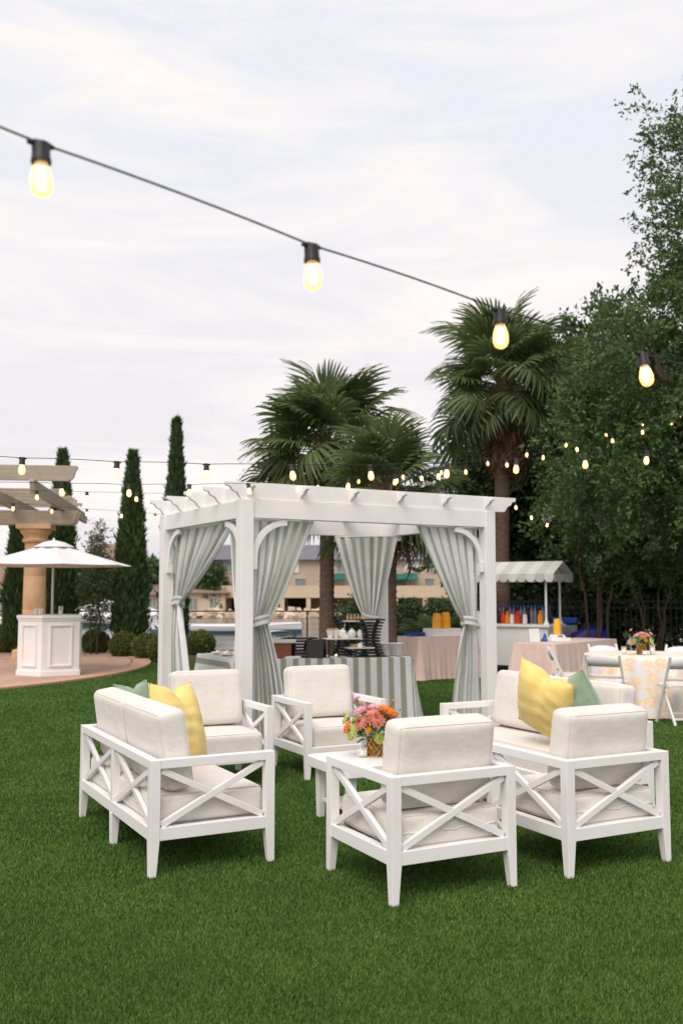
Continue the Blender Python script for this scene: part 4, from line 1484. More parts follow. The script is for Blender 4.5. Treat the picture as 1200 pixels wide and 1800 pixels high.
# ================================================================== BUFFET AND GUEST TABLES
def draped_table(name, label, loc, rz, w, d, h, m, wave=0.012, nw=26, flare=0.05, cat='table', group=None, seed=1):
    t = thing(name, label, cat, loc, rz, group)
    r = random.Random(seed)
    ph = [r.uniform(0, 6.28) for _ in range(6)]
    base = rrect(w, d, 0.035, 5)
    # densify the straight runs
    pts = []
    n = len(base)
    for i in range(n):
        a, b = V(*base[i], 0), V(*base[(i + 1) % n], 0)
        k = max(1, int((b - a).length / 0.03))
        pts += [a.lerp(b, q / k) for q in range(k)]
    N = len(pts)
    cum = [0]
    for i in range(N):
        cum.append(cum[-1] + (pts[(i + 1) % N] - pts[i]).length)
    T = cum[-1]
    mb = MB()
    rings = 12
    verts, uvs = [], []
    for j in range(rings + 1):
        q = j / rings
        for i in range(N):
            p = pts[i]
            tan = (pts[(i + 1) % N] - pts[i - 1]).normalized()
            nr = V(tan.y, -tan.x, 0)
            s = cum[i] / T
            cor = math.exp(-((abs(abs(p.x) - w / 2) + abs(abs(p.y) - d / 2)) / 0.12) ** 2)
            wv = wave * q * (math.sin(2 * math.pi * nw * s + ph[0] + 2 * math.sin(2 * math.pi * 3 * s + ph[1])) + 0.6 * math.sin(2 * math.pi * nw * 0.43 * s + ph[2]))
            o = flare * q + wv + 0.11 * cor * q ** 1.3
            verts.append(p + nr * o + V(0, 0, h - q * (h - 0.012)))
            uvs.append((p.x + nr.x * q * h + 10, p.y + nr.y * q * h + 10))
    for k, u in enumerate(uvs):
        mb.uv[k] = u
    mb.add(verts, [(j * N + i, (j + 1) * N + i, (j + 1) * N + (i + 1) % N, j * N + (i + 1) % N) for j in range(rings) for i in range(N)])
    mb.f.append(tuple(range(N)))
    mb.mi.append(0)
    mb.build('tablecloth', m, t, smooth=50)
    for sx in (-1, 1):
        for sy in (-1, 1):
            MB().tube([(sx * (w / 2 - 0.1), sy * (d / 2 - 0.1), 0), (sx * (w / 2 - 0.1), sy * (d / 2 - 0.1), h - 0.03)], 0.014, 6).build('leg', M['chrome'], t, fixn=False)
    return t
M['stripe_x'] = stripes('striped_cloth', 6.6, 0, (0.86, 0.855, 0.87), C(168, 172, 154))
M['stripe_y'] = stripes('striped_cloth_turned', 6.0, 1, (0.86, 0.855, 0.87), C(168, 172, 154))
BUF, BA = V(-0.075, 12.33, 0), 14.9
draped_table('buffet_table', 'long buffet table in sage striped cloth under the pergola', BUF + Matrix.Rotation(R(BA), 3, 'Z') @ V(-0.10, 0, 0), BA, 2.04, 0.68, 0.762, M['stripe_x'], 0.008, 18, 0.04, seed=2)
draped_table('buffet_table', 'side buffet with horizontal stripes at the pergola left side', (-1.46, 12.56, 0), 119.5, 1.15, 0.42, 0.762, M['stripe_y'], 0.008, 14, 0.05, seed=3)
draped_table('cloth_table', 'blush draped table behind the pergola with yellow cups', (1.775, 18.05, 0), 29, 1.3, 0.76, 0.762, M['pink'], 0.016, 30, 0.05, group='blush draped tables', seed=4)
draped_table('cloth_table', 'blush draped table in front of the striped cart', (3.76, 16.28, 0), 50, 2.3, 0.74, 0.762, M['pink'], 0.018, 34, 0.05, group='blush draped tables', seed=5)

brot = Matrix.Rotation(R(BA), 3, 'Z')
def onb(x, y, z=0.765):
    return BUF + brot @ V(x, y, 0) + V(0, 0, z)
def riser(label, x, y, w, h, rz, grp='black slatted buffet risers'):
    """waisted stand of horizontal black slats on two curved uprights"""
    t = thing('slatted_riser', label, 'riser', onb(x, y), BA + rz, grp)
    wd = lambda k: w * (0.62 + 0.38 * (2 * k - 1) ** 2)
    for sx in (-1, 1):
        pts = [(sx * (wd(k / 8) / 2 - 0.065), 0, h * k / 8) for k in range(9)]
        mb = MB()
        for a, b in zip(pts[:-1], pts[1:]):
            mb.bar(a, b, 0.035, 0.05, (0, 1, 0))
        mb.build('upright', M['black'], t)
    n = 13 if h > 0.3 else 7
    for k in range(n):
        q = k / (n - 1)
        MB().box((0, 0, 0.008 + (h - 0.016) * q), (wd(q), 0.16, 0.019)).build('slat', M['black'], t)
    return t
riser('black slatted riser at the buffet right end, before the centre curtain', 0.40, -0.18, 0.36, 0.47, 0)
riser('black slatted riser behind the tiers, left of the centre curtain', 0.14, 0.20, 0.34, 0.50, 0)
riser('low black slatted riser behind the chalkboard', -0.46, 0.02, 0.44, 0.24, 0)
def tier(label, x, y, z, w, d, holes=()):
    t = thing('serving_board', label, 'board', onb(x, y, z), BA)
    MB().box((0, 0, 0.008), (w, d, 0.016)).build('board', M['tray'], t, bevel=0.004)
    for px, py in holes:
        MB().tube([(px, py, 0), (px, py, 0.765 - z)], 0.010, 6).build('support', M['black'], t, fixn=False)
M['tray'] = mat('pale_marble_board', (0.72, 0.66, 0.58), 0.4, 0.1, 9)
tier('wide serving board carrying the white lidded jars', 0.13, -0.14, 0.985, 0.62, 0.22, ((-0.25, 0), (0.05, 0.05), (0.24, 0.08)))
tier('lower serving board under the white jars', 0.26, -0.18, 0.872, 0.34, 0.22, ((-0.13, 0.05), (0.1, 0.05)))
tier('top serving board with a row of skewers', 0.30, 0.08, 1.195, 0.36, 0.18, ((-0.14, 0.05), (0.1, 0.05)))
M['snack'] = mat('golden_pastry', C(214, 160, 100), 0.7, 0.25, 30)
for i, x in enumerate((0.05, 0.17, 0.29)):
    t = thing('lidded_jar', ['round white lidded jar, left of the three on the board', 'round white lidded jar in the middle of the board', 'round white lidded jar nearest the right riser'][i], 'jar', onb(x, -0.16, 1.002), 0, 'white lidded jars')
    MB().lathe([(0.03, 0), (0.05, 0.02), (0.056, 0.05), (0.048, 0.08), (0.03, 0.088)], 18).build('bowl', M['china'], t, smooth=35)
    MB().lathe([(0.042, 0.085), (0.03, 0.1), (0.008, 0.107), (0.012, 0.118), (0.002, 0.125)], 16).build('lid', M['china'], t, smooth=35)
    if i != 1:
        MB().bar((0.015, 0, 0.09), (0.03, 0, 0.18), 0.014, 0.006).build('spoon', M['china'], t)
for i, (x, y) in enumerate(((-0.10, -0.12), (-0.02, -0.1))):
    t = thing('snack_bowl', ['white bowl of snacks on the board, left one', 'white bowl of snacks on the board beside the jars'][i], 'bowl', onb(x, y, 1.002), 0, 'white snack bowls')
    MB().lathe([(0.03, 0), (0.045, 0.07), (0.052, 0.1), (0.048, 0.1), (0.04, 0.07)], 18).build('bowl', M['china'], t, smooth=35)
    s = MB()
    for k in range(14):
        s.box((random.uniform(-0.03, 0.03), random.uniform(-0.03, 0.03), 0.095 + random.uniform(0, 0.02)), (0.022, 0.018, 0.015), Matrix.Rotation(random.uniform(0, 3), 3, 'Z'))
    s.build('snacks', M['snack'], t)
for i in range(12):
    t = thing('skewer', 'small snack skewer standing in the row on the top board', 'skewer', onb(0.16 + 0.023 * i, 0.03 + 0.03 * (i % 2), 1.213), 0, 'row of snack skewers')
    MB().tube([(0, 0, 0), (0.002, 0, 0.085)], 0.003, 5).build('stick', M['tray'], t, fixn=False)
    MB().box((0, 0, 0.03), (0.018, 0.018, 0.035)).build('bite', M['snack'], t, bevel=0.003)
for i, (x, z) in enumerate(((0.06, 1.002), (0.27, 0.889))):
    t = thing('name_card', ['white food card standing among the jars', 'white food card on the lower board'][i], 'card', onb(x, -0.235, z), BA, 'white food cards')
    MB().add([(-0.045, -0.012, 0), (0.045, -0.012, 0), (0.045, 0, 0.05), (-0.045, 0, 0.05), (0.045, 0.02, 0), (-0.045, 0.02, 0)], [(0, 1, 2, 3), (3, 2, 4, 5)]).build('folded_card', M['china'], t)
for i in range(2):
    t = thing('pastry_plate', ['plate of pastries on the lower board, left', 'plate of pastries on the lower board, right'][i], 'pastries', onb(0.2 + 0.16 * i, -0.17, 0.889))
    MB().lathe([(0.02, 0), (0.06, 0.008), (0.065, 0.014), (0.058, 0.012)], 18).build('plate', M['china'], t, smooth=35)
    for k in range(6):
        a = k * 1.05
        MB().lathe([(0.008, 0.012), (0.018, 0.02), (0.016, 0.034), (0.003, 0.04)], 8, (0.035 * math.cos(a), 0.035 * math.sin(a), 0)).build('pastry', M['snack'], t, smooth=True)
# stacks of plates
for k, (x, y) in enumerate(((0.62, -0.06), (0.80, -0.04))):
    for i in range(13):
        t = MB().lathe([(0.05, 0.0), (0.09, 0.003), (0.105, 0.008), (0.103, 0.0105), (0.085, 0.006), (0.03, 0.005)], 24).build('plate', M['china'], None, smooth=35, loc=onb(x, y, 0.766 + 0.0123 * i)) if i == 0 and k == 0 else None
        if t is None:
            t = pl0.copy()
            COL.objects.link(t)
            t.location = onb(x + random.uniform(-.003, .003), y, 0.766 + 0.0123 * i)
        else:
            pl0 = t
        tag(t, ('topmost ' if i == 12 else 'lowest ' if i == 0 else '') + ['white plate in the stack next to the black riser', 'white plate in the outer stack at the buffet right end'][k], 'plate', ['white plates stacked by the riser', 'white plates stacked at the buffet end'][k])
# chafing dish
t = thing('chafing_dish', 'steel chafing dish on wooden box at the buffet left end', 'chafing dish', onb(-0.74, 0.0), BA)
MB().box((0, 0, 0.09), (0.28, 0.3, 0.18)).build('wood_box', M['wood'], t, bevel=0.004)
MB().box((0, 0, 0.205), (0.40, 0.33, 0.05)).build('pan', M['chrome'], t, bevel=0.01)
MB().grid(lambda s, q: V(0.20 * math.cos(math.pi * s), -0.17 + 0.34 * q, 0.232 + 0.10 * math.sin(math.pi * s) ** 0.5), 16, 2).build('lid', M['chrome'], t, smooth=40)
MB().tube([(-0.06, -0.18, 0.27), (-0.05, -0.21, 0.275), (0.05, -0.21, 0.275), (0.06, -0.18, 0.27)], 0.007, 6).build('handle', M['black'], t, fixn=False)
for sx in (-1, 1):
    MB().box((sx * 0.19, 0, 0.09), (0.02, 0.3, 0.18)).build('side_stand', M['black'], t)
# chalkboard easel
t = thing('chalkboard', 'small black folding chalkboard sign on the buffet', 'sign', onb(-0.30, -0.2), BA - 32)
for s in (-1, 1):
    MB().add([(-0.10, s * 0.075, 0), (0.10, s * 0.075, 0), (0.10, s * 0.012, 0.225), (-0.10, s * 0.012, 0.225)], [(0, 1, 2, 3)]).build('panel', M['black'], t)
    for x in (-0.105, 0.105):
        MB().bar((x, s * 0.078, 0), (x, s * 0.012, 0.23), 0.014, 0.012).build('side_rail', M['grey'] if 'grey' in M else M['black'], t)
t = thing('folded_napkin', 'white folded napkins lying before the chalkboard', 'napkin', onb(-0.62, -0.26), BA)
for k in range(3):
    MB().box((0.012 * k, 0, 0.006 + 0.009 * k), (0.17, 0.12, 0.008)).build('fold', M['china'], t, bevel=0.002)
t = thing('tea_light', 'small glowing tea light on the buffet beside the chalkboard', 'candle', onb(-0.02, -0.1))
MB().lathe([(0.025, 0), (0.03, 0.02), (0.026, 0.02), (0.02, 0.005)], 14).build('cup', M['glass'], t, smooth=35)
MB().lathe([(0.001, 0.01), (0.007, 0.018), (0.001, 0.035)], 8).build('flame', M['flame'], t, smooth=True)
t = thing('ice_bucket', 'small steel bowl on the buffet under the lower board', 'bowl', onb(0.36, -0.02), 0)
MB().lathe([(0.05, 0), (0.085, 0.04), (0.09, 0.06), (0.082, 0.055), (0.05, 0.01)], 20).build('bowl', M['chrome'], t, smooth=35)
# things on the side buffet
def oval_tray(label, x, y, m=None):
    t = thing('serving_platter', label, 'platter', (x, y, 0.765), 119.5, 'white platters on the side buffet')
    MB().lathe([(0.1, 0), (0.14, 0.012), (0.155, 0.022), (0.148, 0.024), (0.12, 0.012)], 22).build('dish', M['china'], t, smooth=35)
    for k in range(5):
        MB().lathe([(0.01, 0.014), (0.025, 0.022), (0.02, 0.04), (0.004, 0.046)], 8, (0.07 * math.cos(k * 1.26), 0.07 * math.sin(k * 1.26), 0)).build('roll', M['china'] if k % 2 else M['snack'], t, smooth=True)
oval_tray('white platter at the far end of the side buffet', -1.56, 12.86)
oval_tray('white platter in the middle of the side buffet', -1.40, 12.52)
t = thing('white_canister', 'square white canister with gold patch on the side buffet', 'canister', (-1.27, 12.25, 0.765), 119.5)
MB().box((0, 0, 0.05), (0.14, 0.12, 0.10)).build('canister_body', M['china'], t, bevel=0.006)
MB().box((-0.02, 0.0605, 0.05), (0.05, 0.002, 0.05)).build('gold_patch', M['tray'], t)

# ------------------------------------------------------------------ cups and boxes on the blush tables
M['cupy'] = mat('yellow_cup', C(250, 180, 40), 0.4, 0.06, 20)
M['blue'] = mat('blue_plastic', C(20, 62, 150), 0.45, 0.15, 10)
M['tarp'] = mat('blue_tarp', C(18, 22, 132), 0.4, 0.25, 6, 0.3, 12)
def cup_stack(label, loc, n, r0=0.045, grp='stacks of yellow cups'):
    t = thing('cup_stack', label, 'cups', loc, 0, grp)
    for k in range(n):
        MB().lathe([(r0, 0), (r0 * 1.06, 0.004), (r0 * 0.98, 0.02), (r0 * 0.78, 0.13), (r0 * 0.2, 0.132)], 18, (0, 0, k * 0.018)).build('cup', M['cupy'], t, smooth=35)
t = thing('display_box', 'white box with blue corner under the yellow cups behind the pergola', 'box', (1.86, 18.0, 0.765), 29)
MB().box((0, 0, 0.07), (0.62, 0.36, 0.14)).build('carton', M['white'], t, bevel=0.004)
MB().box((0.313, 0, 0.07), (0.006, 0.36, 0.14)).build('blue_panel', M['blue'], t)
cup_stack('left yellow cup stack on the white box', (1.76, 17.96, 0.907), 9, 0.085, 'yellow cup stacks on the white box')
cup_stack('right yellow cup stack on the white box', (1.93, 18.04, 0.907), 10, 0.085, 'yellow cup stacks on the white box')
t = thing('blue_tray', 'flat blue tray on the blush table behind the pergola', 'tray', (1.36, 17.98, 0.765), 29)
MB().box((0, 0, 0.02), (0.36, 0.24, 0.03)).build('base', M['blue'], t, bevel=0.006)
for s in (-1, 1):
    MB().box((0, s * 0.12, 0.04), (0.36, 0.012, 0.05)).build('rim', M['blue'], t)
p2 = Matrix.Rotation(R(50), 3, 'Z')
def on2(x, y, z=0.765):
    return V(3.76, 16.28, 0) + p2 @ V(x, y, 0) + V(0, 0, z)
t = thing('drink_tray', 'white stepped stand with blue cloth on the right blush table', 'stand', on2(-0.30, 0.02), 20)
MB().box((0, 0, 0.03), (0.36, 0.26, 0.06)).build('base', M['white'], t, bevel=0.004)
MB().box((0, 0, 0.085), (0.22, 0.18, 0.05), top=0.8).build('step', M['white'], t, bevel=0.004)
MB().box((0, -0.101, 0.09), (0.1, 0.004, 0.018)).build('dark_print', M['black'], t)
cup_stack('yellow cup stack on the white stand of the right blush table', on2(-0.30, 0.02, 0.876), 8, 0.06, None)
for k, (x, y) in enumerate(((-0.14, 0.08), (-0.42, 0.17))):
    t = thing('blue_napkin', ['crumpled blue napkin right of the yellow cups', 'crumpled blue napkin left of the yellow cups'][k], 'napkin', on2(x, y))
    r = random.Random(k)
    MB().grid(lambda s, q: V((s - 0.5) * 0.17, (q - 0.5) * 0.15, 0.004 + 0.13 * math.sin(math.pi * s) * math.sin(math.pi * q) * (0.6 + 0.5 * math.sin(9 * s + k) * math.cos(7 * q))), 10, 10).build('cloth', M['blue'], t, smooth=True, fixn=False)
t = thing('acrylic_sign', 'clear leaning acrylic sign frame on the right blush table', 'sign', on2(-0.86, 0.12), 10)
MB().box((0, 0.03, 0.11), (0.17, 0.012, 0.22), Matrix.Rotation(R(-14), 3, 'X')).build('sheet', mat('frosted_acrylic', (0.70, 0.70, 0.70), 0.2, 0.08, 9), t)
MB().box((0, 0.06, 0.008), (0.17, 0.1, 0.012)).build('foot', M['glass'], t)
candle('small glass candle on the right blush table near the corner', on2(-0.72, -0.12), 0.085, 0.03, True, None)

# ================================================================== STRIPED CART
CX, CY, CR = 3.42, 19.2, -32
cart = thing('striped_cart', 'white drinks cart with scalloped striped awning on four posts', 'cart', (CX, CY, 0), CR)
CW, CD = 1.65, 0.85
MB().box((0, 0, 0.53), (CW, CD, 0.74)).build('body', WH, cart, bevel=0.006)
MB().box((0, 0, 0.925), (CW + 0.09, CD + 0.09, 0.05)).build('counter', WH, cart, bevel=0.008)
for sx in (-1, 1):
    for sy in (-1, 1):
        MB().tube([(sx * (CW / 2 - 0.12), sy * (CD / 2 - 0.1), 0), (sx * (CW / 2 - 0.12), sy * (CD / 2 - 0.1), 0.16)], 0.02, 8).build('caster', M['black'], cart, fixn=False)
        x, y = sx * (CW / 2 - 0.04), sy * (CD / 2 - 0.04)
        po = MB().lathe([(0.055, 0.951), (0.055, 0.975), (0.03, 1.02), (0.022, 1.08), (0.022, 1.86)], 14, (x, y, 0)).build('post', WH, cart, smooth=35)
M['sage'] = mat('sage_canvas', C(196, 201, 192), 0.85, 0.05, 8)
M['canvas'] = mat('white_canvas', (0.70, 0.69, 0.69), 0.85, 0.03, 8)
ridge, eave, val = 2.17, 1.92, 1.78
NS = 11
aw = CW + 0.36
hd = CD / 2 + 0.13
for k in range(NS):
    x0, x1 = -aw / 2 + aw * k / NS, -aw / 2 + aw * (k + 1) / NS
    for s in (-1, 1):
        mb = MB()
        mb.add([(x0, 0, ridge), (x1, 0, ridge), (x1, s * hd, eave), (x0, s * hd, eave)], [(0, 1, 2, 3)])
        bot = [((x0 + x1) / 2 + (x1 - x0) / 2 * math.cos(math.pi * q / 8), s * (hd + 0.004), val + 0.055 - 0.075 * math.sin(math.pi * q / 8)) for q in range(9)]
        mb.add([(x0, s * hd, eave), (x1, s * hd, eave)] + bot, [tuple([1] + list(range(2, 11)) + [0])])
        mb.build('awning_panel', M['canvas'] if k % 2 == 0 else M['sage'], cart, fixn=False)
NE = 6
for sx in (-1, 1):
    g = MB()
    for k in range(NE):
        y0, y1 = -hd + 2 * hd * k / NE, -hd + 2 * hd * (k + 1) / NE
        bot = [(sx * aw / 2, (y0 + y1) / 2 + (y1 - y0) / 2 * math.cos(math.pi * q / 8), val + 0.055 - 0.075 * math.sin(math.pi * q / 8)) for q in range(9)]
        g.add([(sx * aw / 2, y0, eave), (sx * aw / 2, y1, eave)] + bot, [tuple([1] + list(range(2, 11)) + [0])])
    g.build('end_valance', M['canvas'], cart, fixn=False)
for y in (-hd + 0.1, hd - 0.1):
    MB().bar((-CW / 2, y, 1.87), (CW / 2, y, 1.87), 0.03, 0.04).build('awning_rail', WH, cart)
for x in (-CW / 2 + 0.04, CW / 2 - 0.04):
    for s in (-1, 1):
        MB().bar((x, s * (hd - 0.05), 1.90), (x, 0, 2.13), 0.03, 0.035).build('awning_rafter', WH, cart)
crot = Matrix.Rotation(R(CR), 3, 'Z')
def onc(x, y, z=0.952):
    return V(CX, CY, 0) + crot @ V(x, y, 0) + V(0, 0, z)
def bottle(name, label, loc, h, r, m, cap, grp):
    t = thing(name, label, 'bottle', loc, 0, grp)
    MB().lathe([(r * 0.9, 0), (r, 0.01), (r, h * 0.62), (r * 0.45, h * 0.78), (r * 0.4, h * 0.9)], 14).build('bottle_body', m, t, smooth=35)
    MB().lathe([(r * 0.48, h * 0.88), (r * 0.48, h), (r * 0.3, h * 1.01)], 12).build('cap', cap, t, smooth=35)
M['juice_r'] = mat('red_juice', C(226, 62, 24), 0.25, 0.08)
M['juice_o'] = mat('orange_juice', C(250, 150, 24), 0.25, 0.08)
M['waterb'] = mat('pale_water_bottle', C(150, 160, 172), 0.15, 0.1)
M['cola'] = mat('dark_bottle', (0.02, 0.015, 0.015), 0.2, 0.1)
M['bluecap'] = mat('blue_cap', C(30, 96, 196), 0.4, 0.05)
for i in range(16):
    x = -0.52 + 0.075 * i
    bottle('water_bottle', 'blue capped bottle in the back row on the cart', onc(x, 0.30), 0.36, 0.034, M['waterb'] if i % 3 else M['cola'], M['bluecap'], 'blue capped bottles on the cart')
for i, (x, m, h, lb) in enumerate(((-0.36, 'cola', 0.25, 'dark bottle at the left of the cart counter'), (-0.27, 'juice_r', 0.26, 'red juice bottle left of the orange one on the cart'), (-0.18, 'juice_o', 0.24, 'orange juice bottle between red bottles on the cart'), (0.04, 'juice_r', 0.25, 'wide red juice jug on the cart counter'), (0.50, 'juice_o', 0.26, 'orange bottle next to the right cart post'))):
    bottle('juice_bottle', lb, onc(x, 0.05), h, 0.05 if i != 3 else 0.062, M[m], M[m], 'juice bottles on the cart')
for i, (x, lb) in enumerate(((-0.07, 'white cup sleeve between the juice bottles'), (0.2, 'white cup sleeve right of the wide red jug'))):
    t = thing('cup_sleeve', lb, 'cups', onc(x, 0.02), 0, 'white cup sleeves')
    for k in range(7):
        MB().lathe([(0.045, 0), (0.048, 0.003), (0.036, 0.1), (0.01, 0.1)], 14, (0, 0, k * 0.014)).build('cup', M['china'], t, smooth=35)
t = thing('menu_box', 'white boxy ice chest at the left of the cart counter', 'box', onc(-0.66, -0.05), CR)
MB().box((0, 0, 0.12), (0.30, 0.34, 0.24)).build('chest', WH, t, bevel=0.01)
MB().box((0.2, -0.05, 0.075), (0.10, 0.24, 0.15)).build('side_box', WH, t, bevel=0.006)
MB().tube([(0.14, 0.1, 0.24), (0.14, 0.1, 0.33)], 0.012, 8).build('tap', M['chrome'], t, fixn=False)
# cooler and covered pile behind the cart
t = thing('ice_cooler', 'blue and grey cooler behind the cart', 'cooler', (4.55, 20.2, 0), -20)
MB().box((0, 0, 0.45), (0.62, 0.4, 0.9)).build('tub', mat('grey_plastic', (0.4, 0.42, 0.45), 0.5), t, bevel=0.02)
MB().box((0, 0, 0.985), (0.66, 0.44, 0.12)).build('lid', M['bluecap'], t, bevel=0.02)
t = thing('covered_pile', 'stack of supplies under a royal blue tarp behind the right blush table', 'tarp', (4.95, 19.6, 0), -10)
def tp(s, q):
    x, y = (s - 0.5), (q - 0.5)
    k = max(abs(x), abs(y)) * 2
    z = 0.93 * (1 - max(0, (k - 0.55) / 0.45) ** 1.2) * (0.86 + 0.2 * math.cos(3 * x - 0.6)) + 0.025 * math.sin(14 * x + 5 * y) * math.sin(9 * y)
    return V(x * 1.15, y * 0.8, max(0.01, z * 0.9))
MB().grid(tp, 26, 20).build('tarp_cover', M['tarp'], t, smooth=True, fixn=False)

# ================================================================== ROUND DINING TABLE AND FOLDING CHAIRS
def floral():
    t = NT('orange_floral_cloth')
    co = t.coord(1.0)
    v = t.n('ShaderNodeTexVoronoi')
    v.inputs['Scale'].default_value = 6.0
    v.inputs['Randomness'].default_value = 0.85
    wob = t.noise(9, 3, 0.5)
    mv = t.n('ShaderNodeVectorMath', operation='ADD')
    sc_ = t.n('ShaderNodeVectorMath', operation='SCALE')
    cmb = t.n('ShaderNodeCombineXYZ')
    t.l(wob, cmb.inputs[0]); t.l(wob, cmb.inputs[2])
    t.l(cmb.outputs[0], sc_.inputs[0])
    sc_.inputs['Scale'].default_value = 0.10
    t.l(co, mv.inputs[0]); t.l(sc_.outputs[0], mv.inputs[1])
    t.l(mv.outputs[0], v.inputs['Vector'])
    petals = t.noise(38, 2, 0.5)
    m1 = t.ramp(v.outputs['Distance'], [(0.48, (0.9, 0.9, 0.9)), (0.62, (0, 0, 0))])
    c1 = t.ramp(petals, [(0.40, C(246, 206, 160)), (0.60, C(244, 232, 216))])
    c = t.mixc(m1, (0.80, 0.78, 0.79), c1)
    sm = t.noise(16, 3, 0.6)
    m2 = t.ramp(sm, [(0.60, (0, 0, 0)), (0.66, (0.6, 0.6, 0.6))])
    c = t.mixc(m2, c, C(238, 204, 168))
    t.l(c, t.b.inputs['Base Color'])
    t.b.inputs['Roughness'].default_value = 0.85
    return t.m
RT0 = V(4.0, 12.95, 0)
rt = thing('round_table', 'round dining table with peach floral cloth at the right edge', 'table', RT0)
prof = [(0.30, 0.757), (0.60, 0.757), (0.745, 0.757), (0.765, 0.745), (0.772, 0.70), (0.778, 0.60), (0.785, 0.45), (0.80, 0.28), (0.815, 0.12), (0.825, 0.012)]
def cl(r, z, a):
    k = max(0, 0.74 - z) / 0.74
    return r + k * (0.055 * math.sin(13 * a + 0.8 * math.sin(3 * a)) + 0.03 * math.sin(22 * a + 1) + 0.03 * math.sin(5 * a + 2)) + 0.01 * k
mbr = MB().lathe(prof, 180, cap=False, fn=cl)
mbr.f.append(tuple(range(180)))
mbr.mi.append(0)
mbr.build('tablecloth', floral(), rt, smooth=50)
MB().tube([(0, 0, 0), (0, 0, 0.74)], 0.05, 10).build('pedestal', M['black'], rt, fixn=False)
sp2 = [('coral', 0.0, -0.08, 0.235, 0.058, 6), ('coral', 0.07, -0.05, 0.25, 0.055, 6), ('pink', -0.07, -0.03, 0.245, 0.055, 5), ('pink', 0.02, 0.02, 0.27, 0.055, 5), ('coral', -0.03, 0.06, 0.25, 0.055, 5),
       ('lime', -0.12, -0.06, 0.17, 0.06, 6), ('lime', 0.11, -0.07, 0.17, 0.06, 6), ('pink', -0.15, -0.02, 0.16, 0.045, 5), ('yellow', 0.02, -0.13, 0.19, 0.035, 5), ('coral', -0.13, 0.0, 0.32, 0.03, 4),
       ('pink', 0.13, 0.0, 0.27, 0.035, 4), ('yellow', 0.11, 0.0, 0.32, 0.02, 3), ('lime', 0.0, 0.1, 0.2, 0.06, 5)]
bouquet('coral and lime flower arrangement in ribbed gold vase on the round table', (3.93, 12.80, 0.759), sp2, 0.062, 0.13, 15, 20, 5)
candle('short lit candle before the round table flowers', (3.93, 12.66, 0.759), 0.06, 0.033, True)
candle('glass candle left of the round table flowers', (3.72, 12.86, 0.759), 0.10, 0.032, True)
candle('glass candle right of the round table flowers', (4.06, 12.76, 0.759), 0.13, 0.034, True)

def folding_chair():
    t = thing('folding_chair', 'x', 'chair', (0, 0, 0), 0, 'white folding chairs at the round table')
    w = 0.42
    CHM = M['resin']
    for s in (-1, 1):
        x = s * (w / 2)
        MB().bar((x, 0.20, 0.0), (x, -0.19, 0.80), 0.024, 0.036, (0, 1, 0)).build('front_leg', CHM, t, bevel=0.004)
        MB().bar((x - s * 0.03, -0.22, 0.0), (x - s * 0.03, 0.10, 0.45), 0.022, 0.034, (0, 1, 0)).build('rear_leg', CHM, t, bevel=0.004)
        MB().bar((x - s * 0.022, -0.135, 0.44), (x - s * 0.022, 0.22, 0.45), 0.018, 0.035).build('seat_rail', CHM, t, bevel=0.003)
        MB().lathe([(0.016, 0), (0.02, 0.012), (0.012, 0.028), (0.002, 0.032)], 10, (x, -0.19, 0.79)).build('finial', CHM, t, smooth=True)
    def slat(z0, z1, bow, arch):
        def f(s, q):
            x = (s - 0.5) * (w - 0.01)
            z = z0 + (z1 - z0) * q + (arch * (1 - (2 * s - 1) ** 2) if q > 0.5 else 0)
            y = 0.20 - 0.39 * (z / 0.80) - bow * (1 - (2 * s - 1) ** 2)
            return V(x, y, z)
        a = MB().grid(f, 12, 2)
        o = a.build('back_slat', CHM, t, smooth=True)
        m = o.modifiers.new('solid', 'SOLIDIFY')
        m.thickness = 0.014
    slat(0.665, 0.765, 0.03, 0.035)
    slat(0.52, 0.555, 0.02, 0.0)
    MB().prism(rrect(w - 0.05, 0.36, 0.05, 4), (0, 0.045, 0.462), X1, Y1, Z1, 0.028).build('seat', CHM, t, bevel=0.006)
    MB().bar((-w / 2 + 0.03, -0.17, 0.075), (w / 2 - 0.03, -0.17, 0.075), 0.016, 0.022).build('stretcher', CHM, t)
    MB().bar((-w / 2, 0.15, 0.105), (w / 2, 0.15, 0.105), 0.016, 0.022).build('stretcher', CHM, t)
    return t
M['resin'] = mat('white_resin', (0.80, 0.78, 0.77), 0.45, 0.03, 4)
fc = folding_chair()
fc['label'] = 'white folding chair with its arched back to us, left of the round table'
fc.location = (3.30, 12.15, 0)
fc.rotation_euler = (0, 0, R(-32))
place_copy(fc, (3.02, 13.30, 0), -98, 'white folding chair seen from the side, farthest left at the round table')
place_copy(fc, (4.07, 11.78, 0), 8, 'white folding chair cut by the right picture edge')
place_copy(fc, (3.82, 14.02, 0), 188, 'white folding chair behind the round table, left of the flowers')
place_copy(fc, (4.72, 13.78, 0), 140, 'white folding chair behind the round table at the right edge')

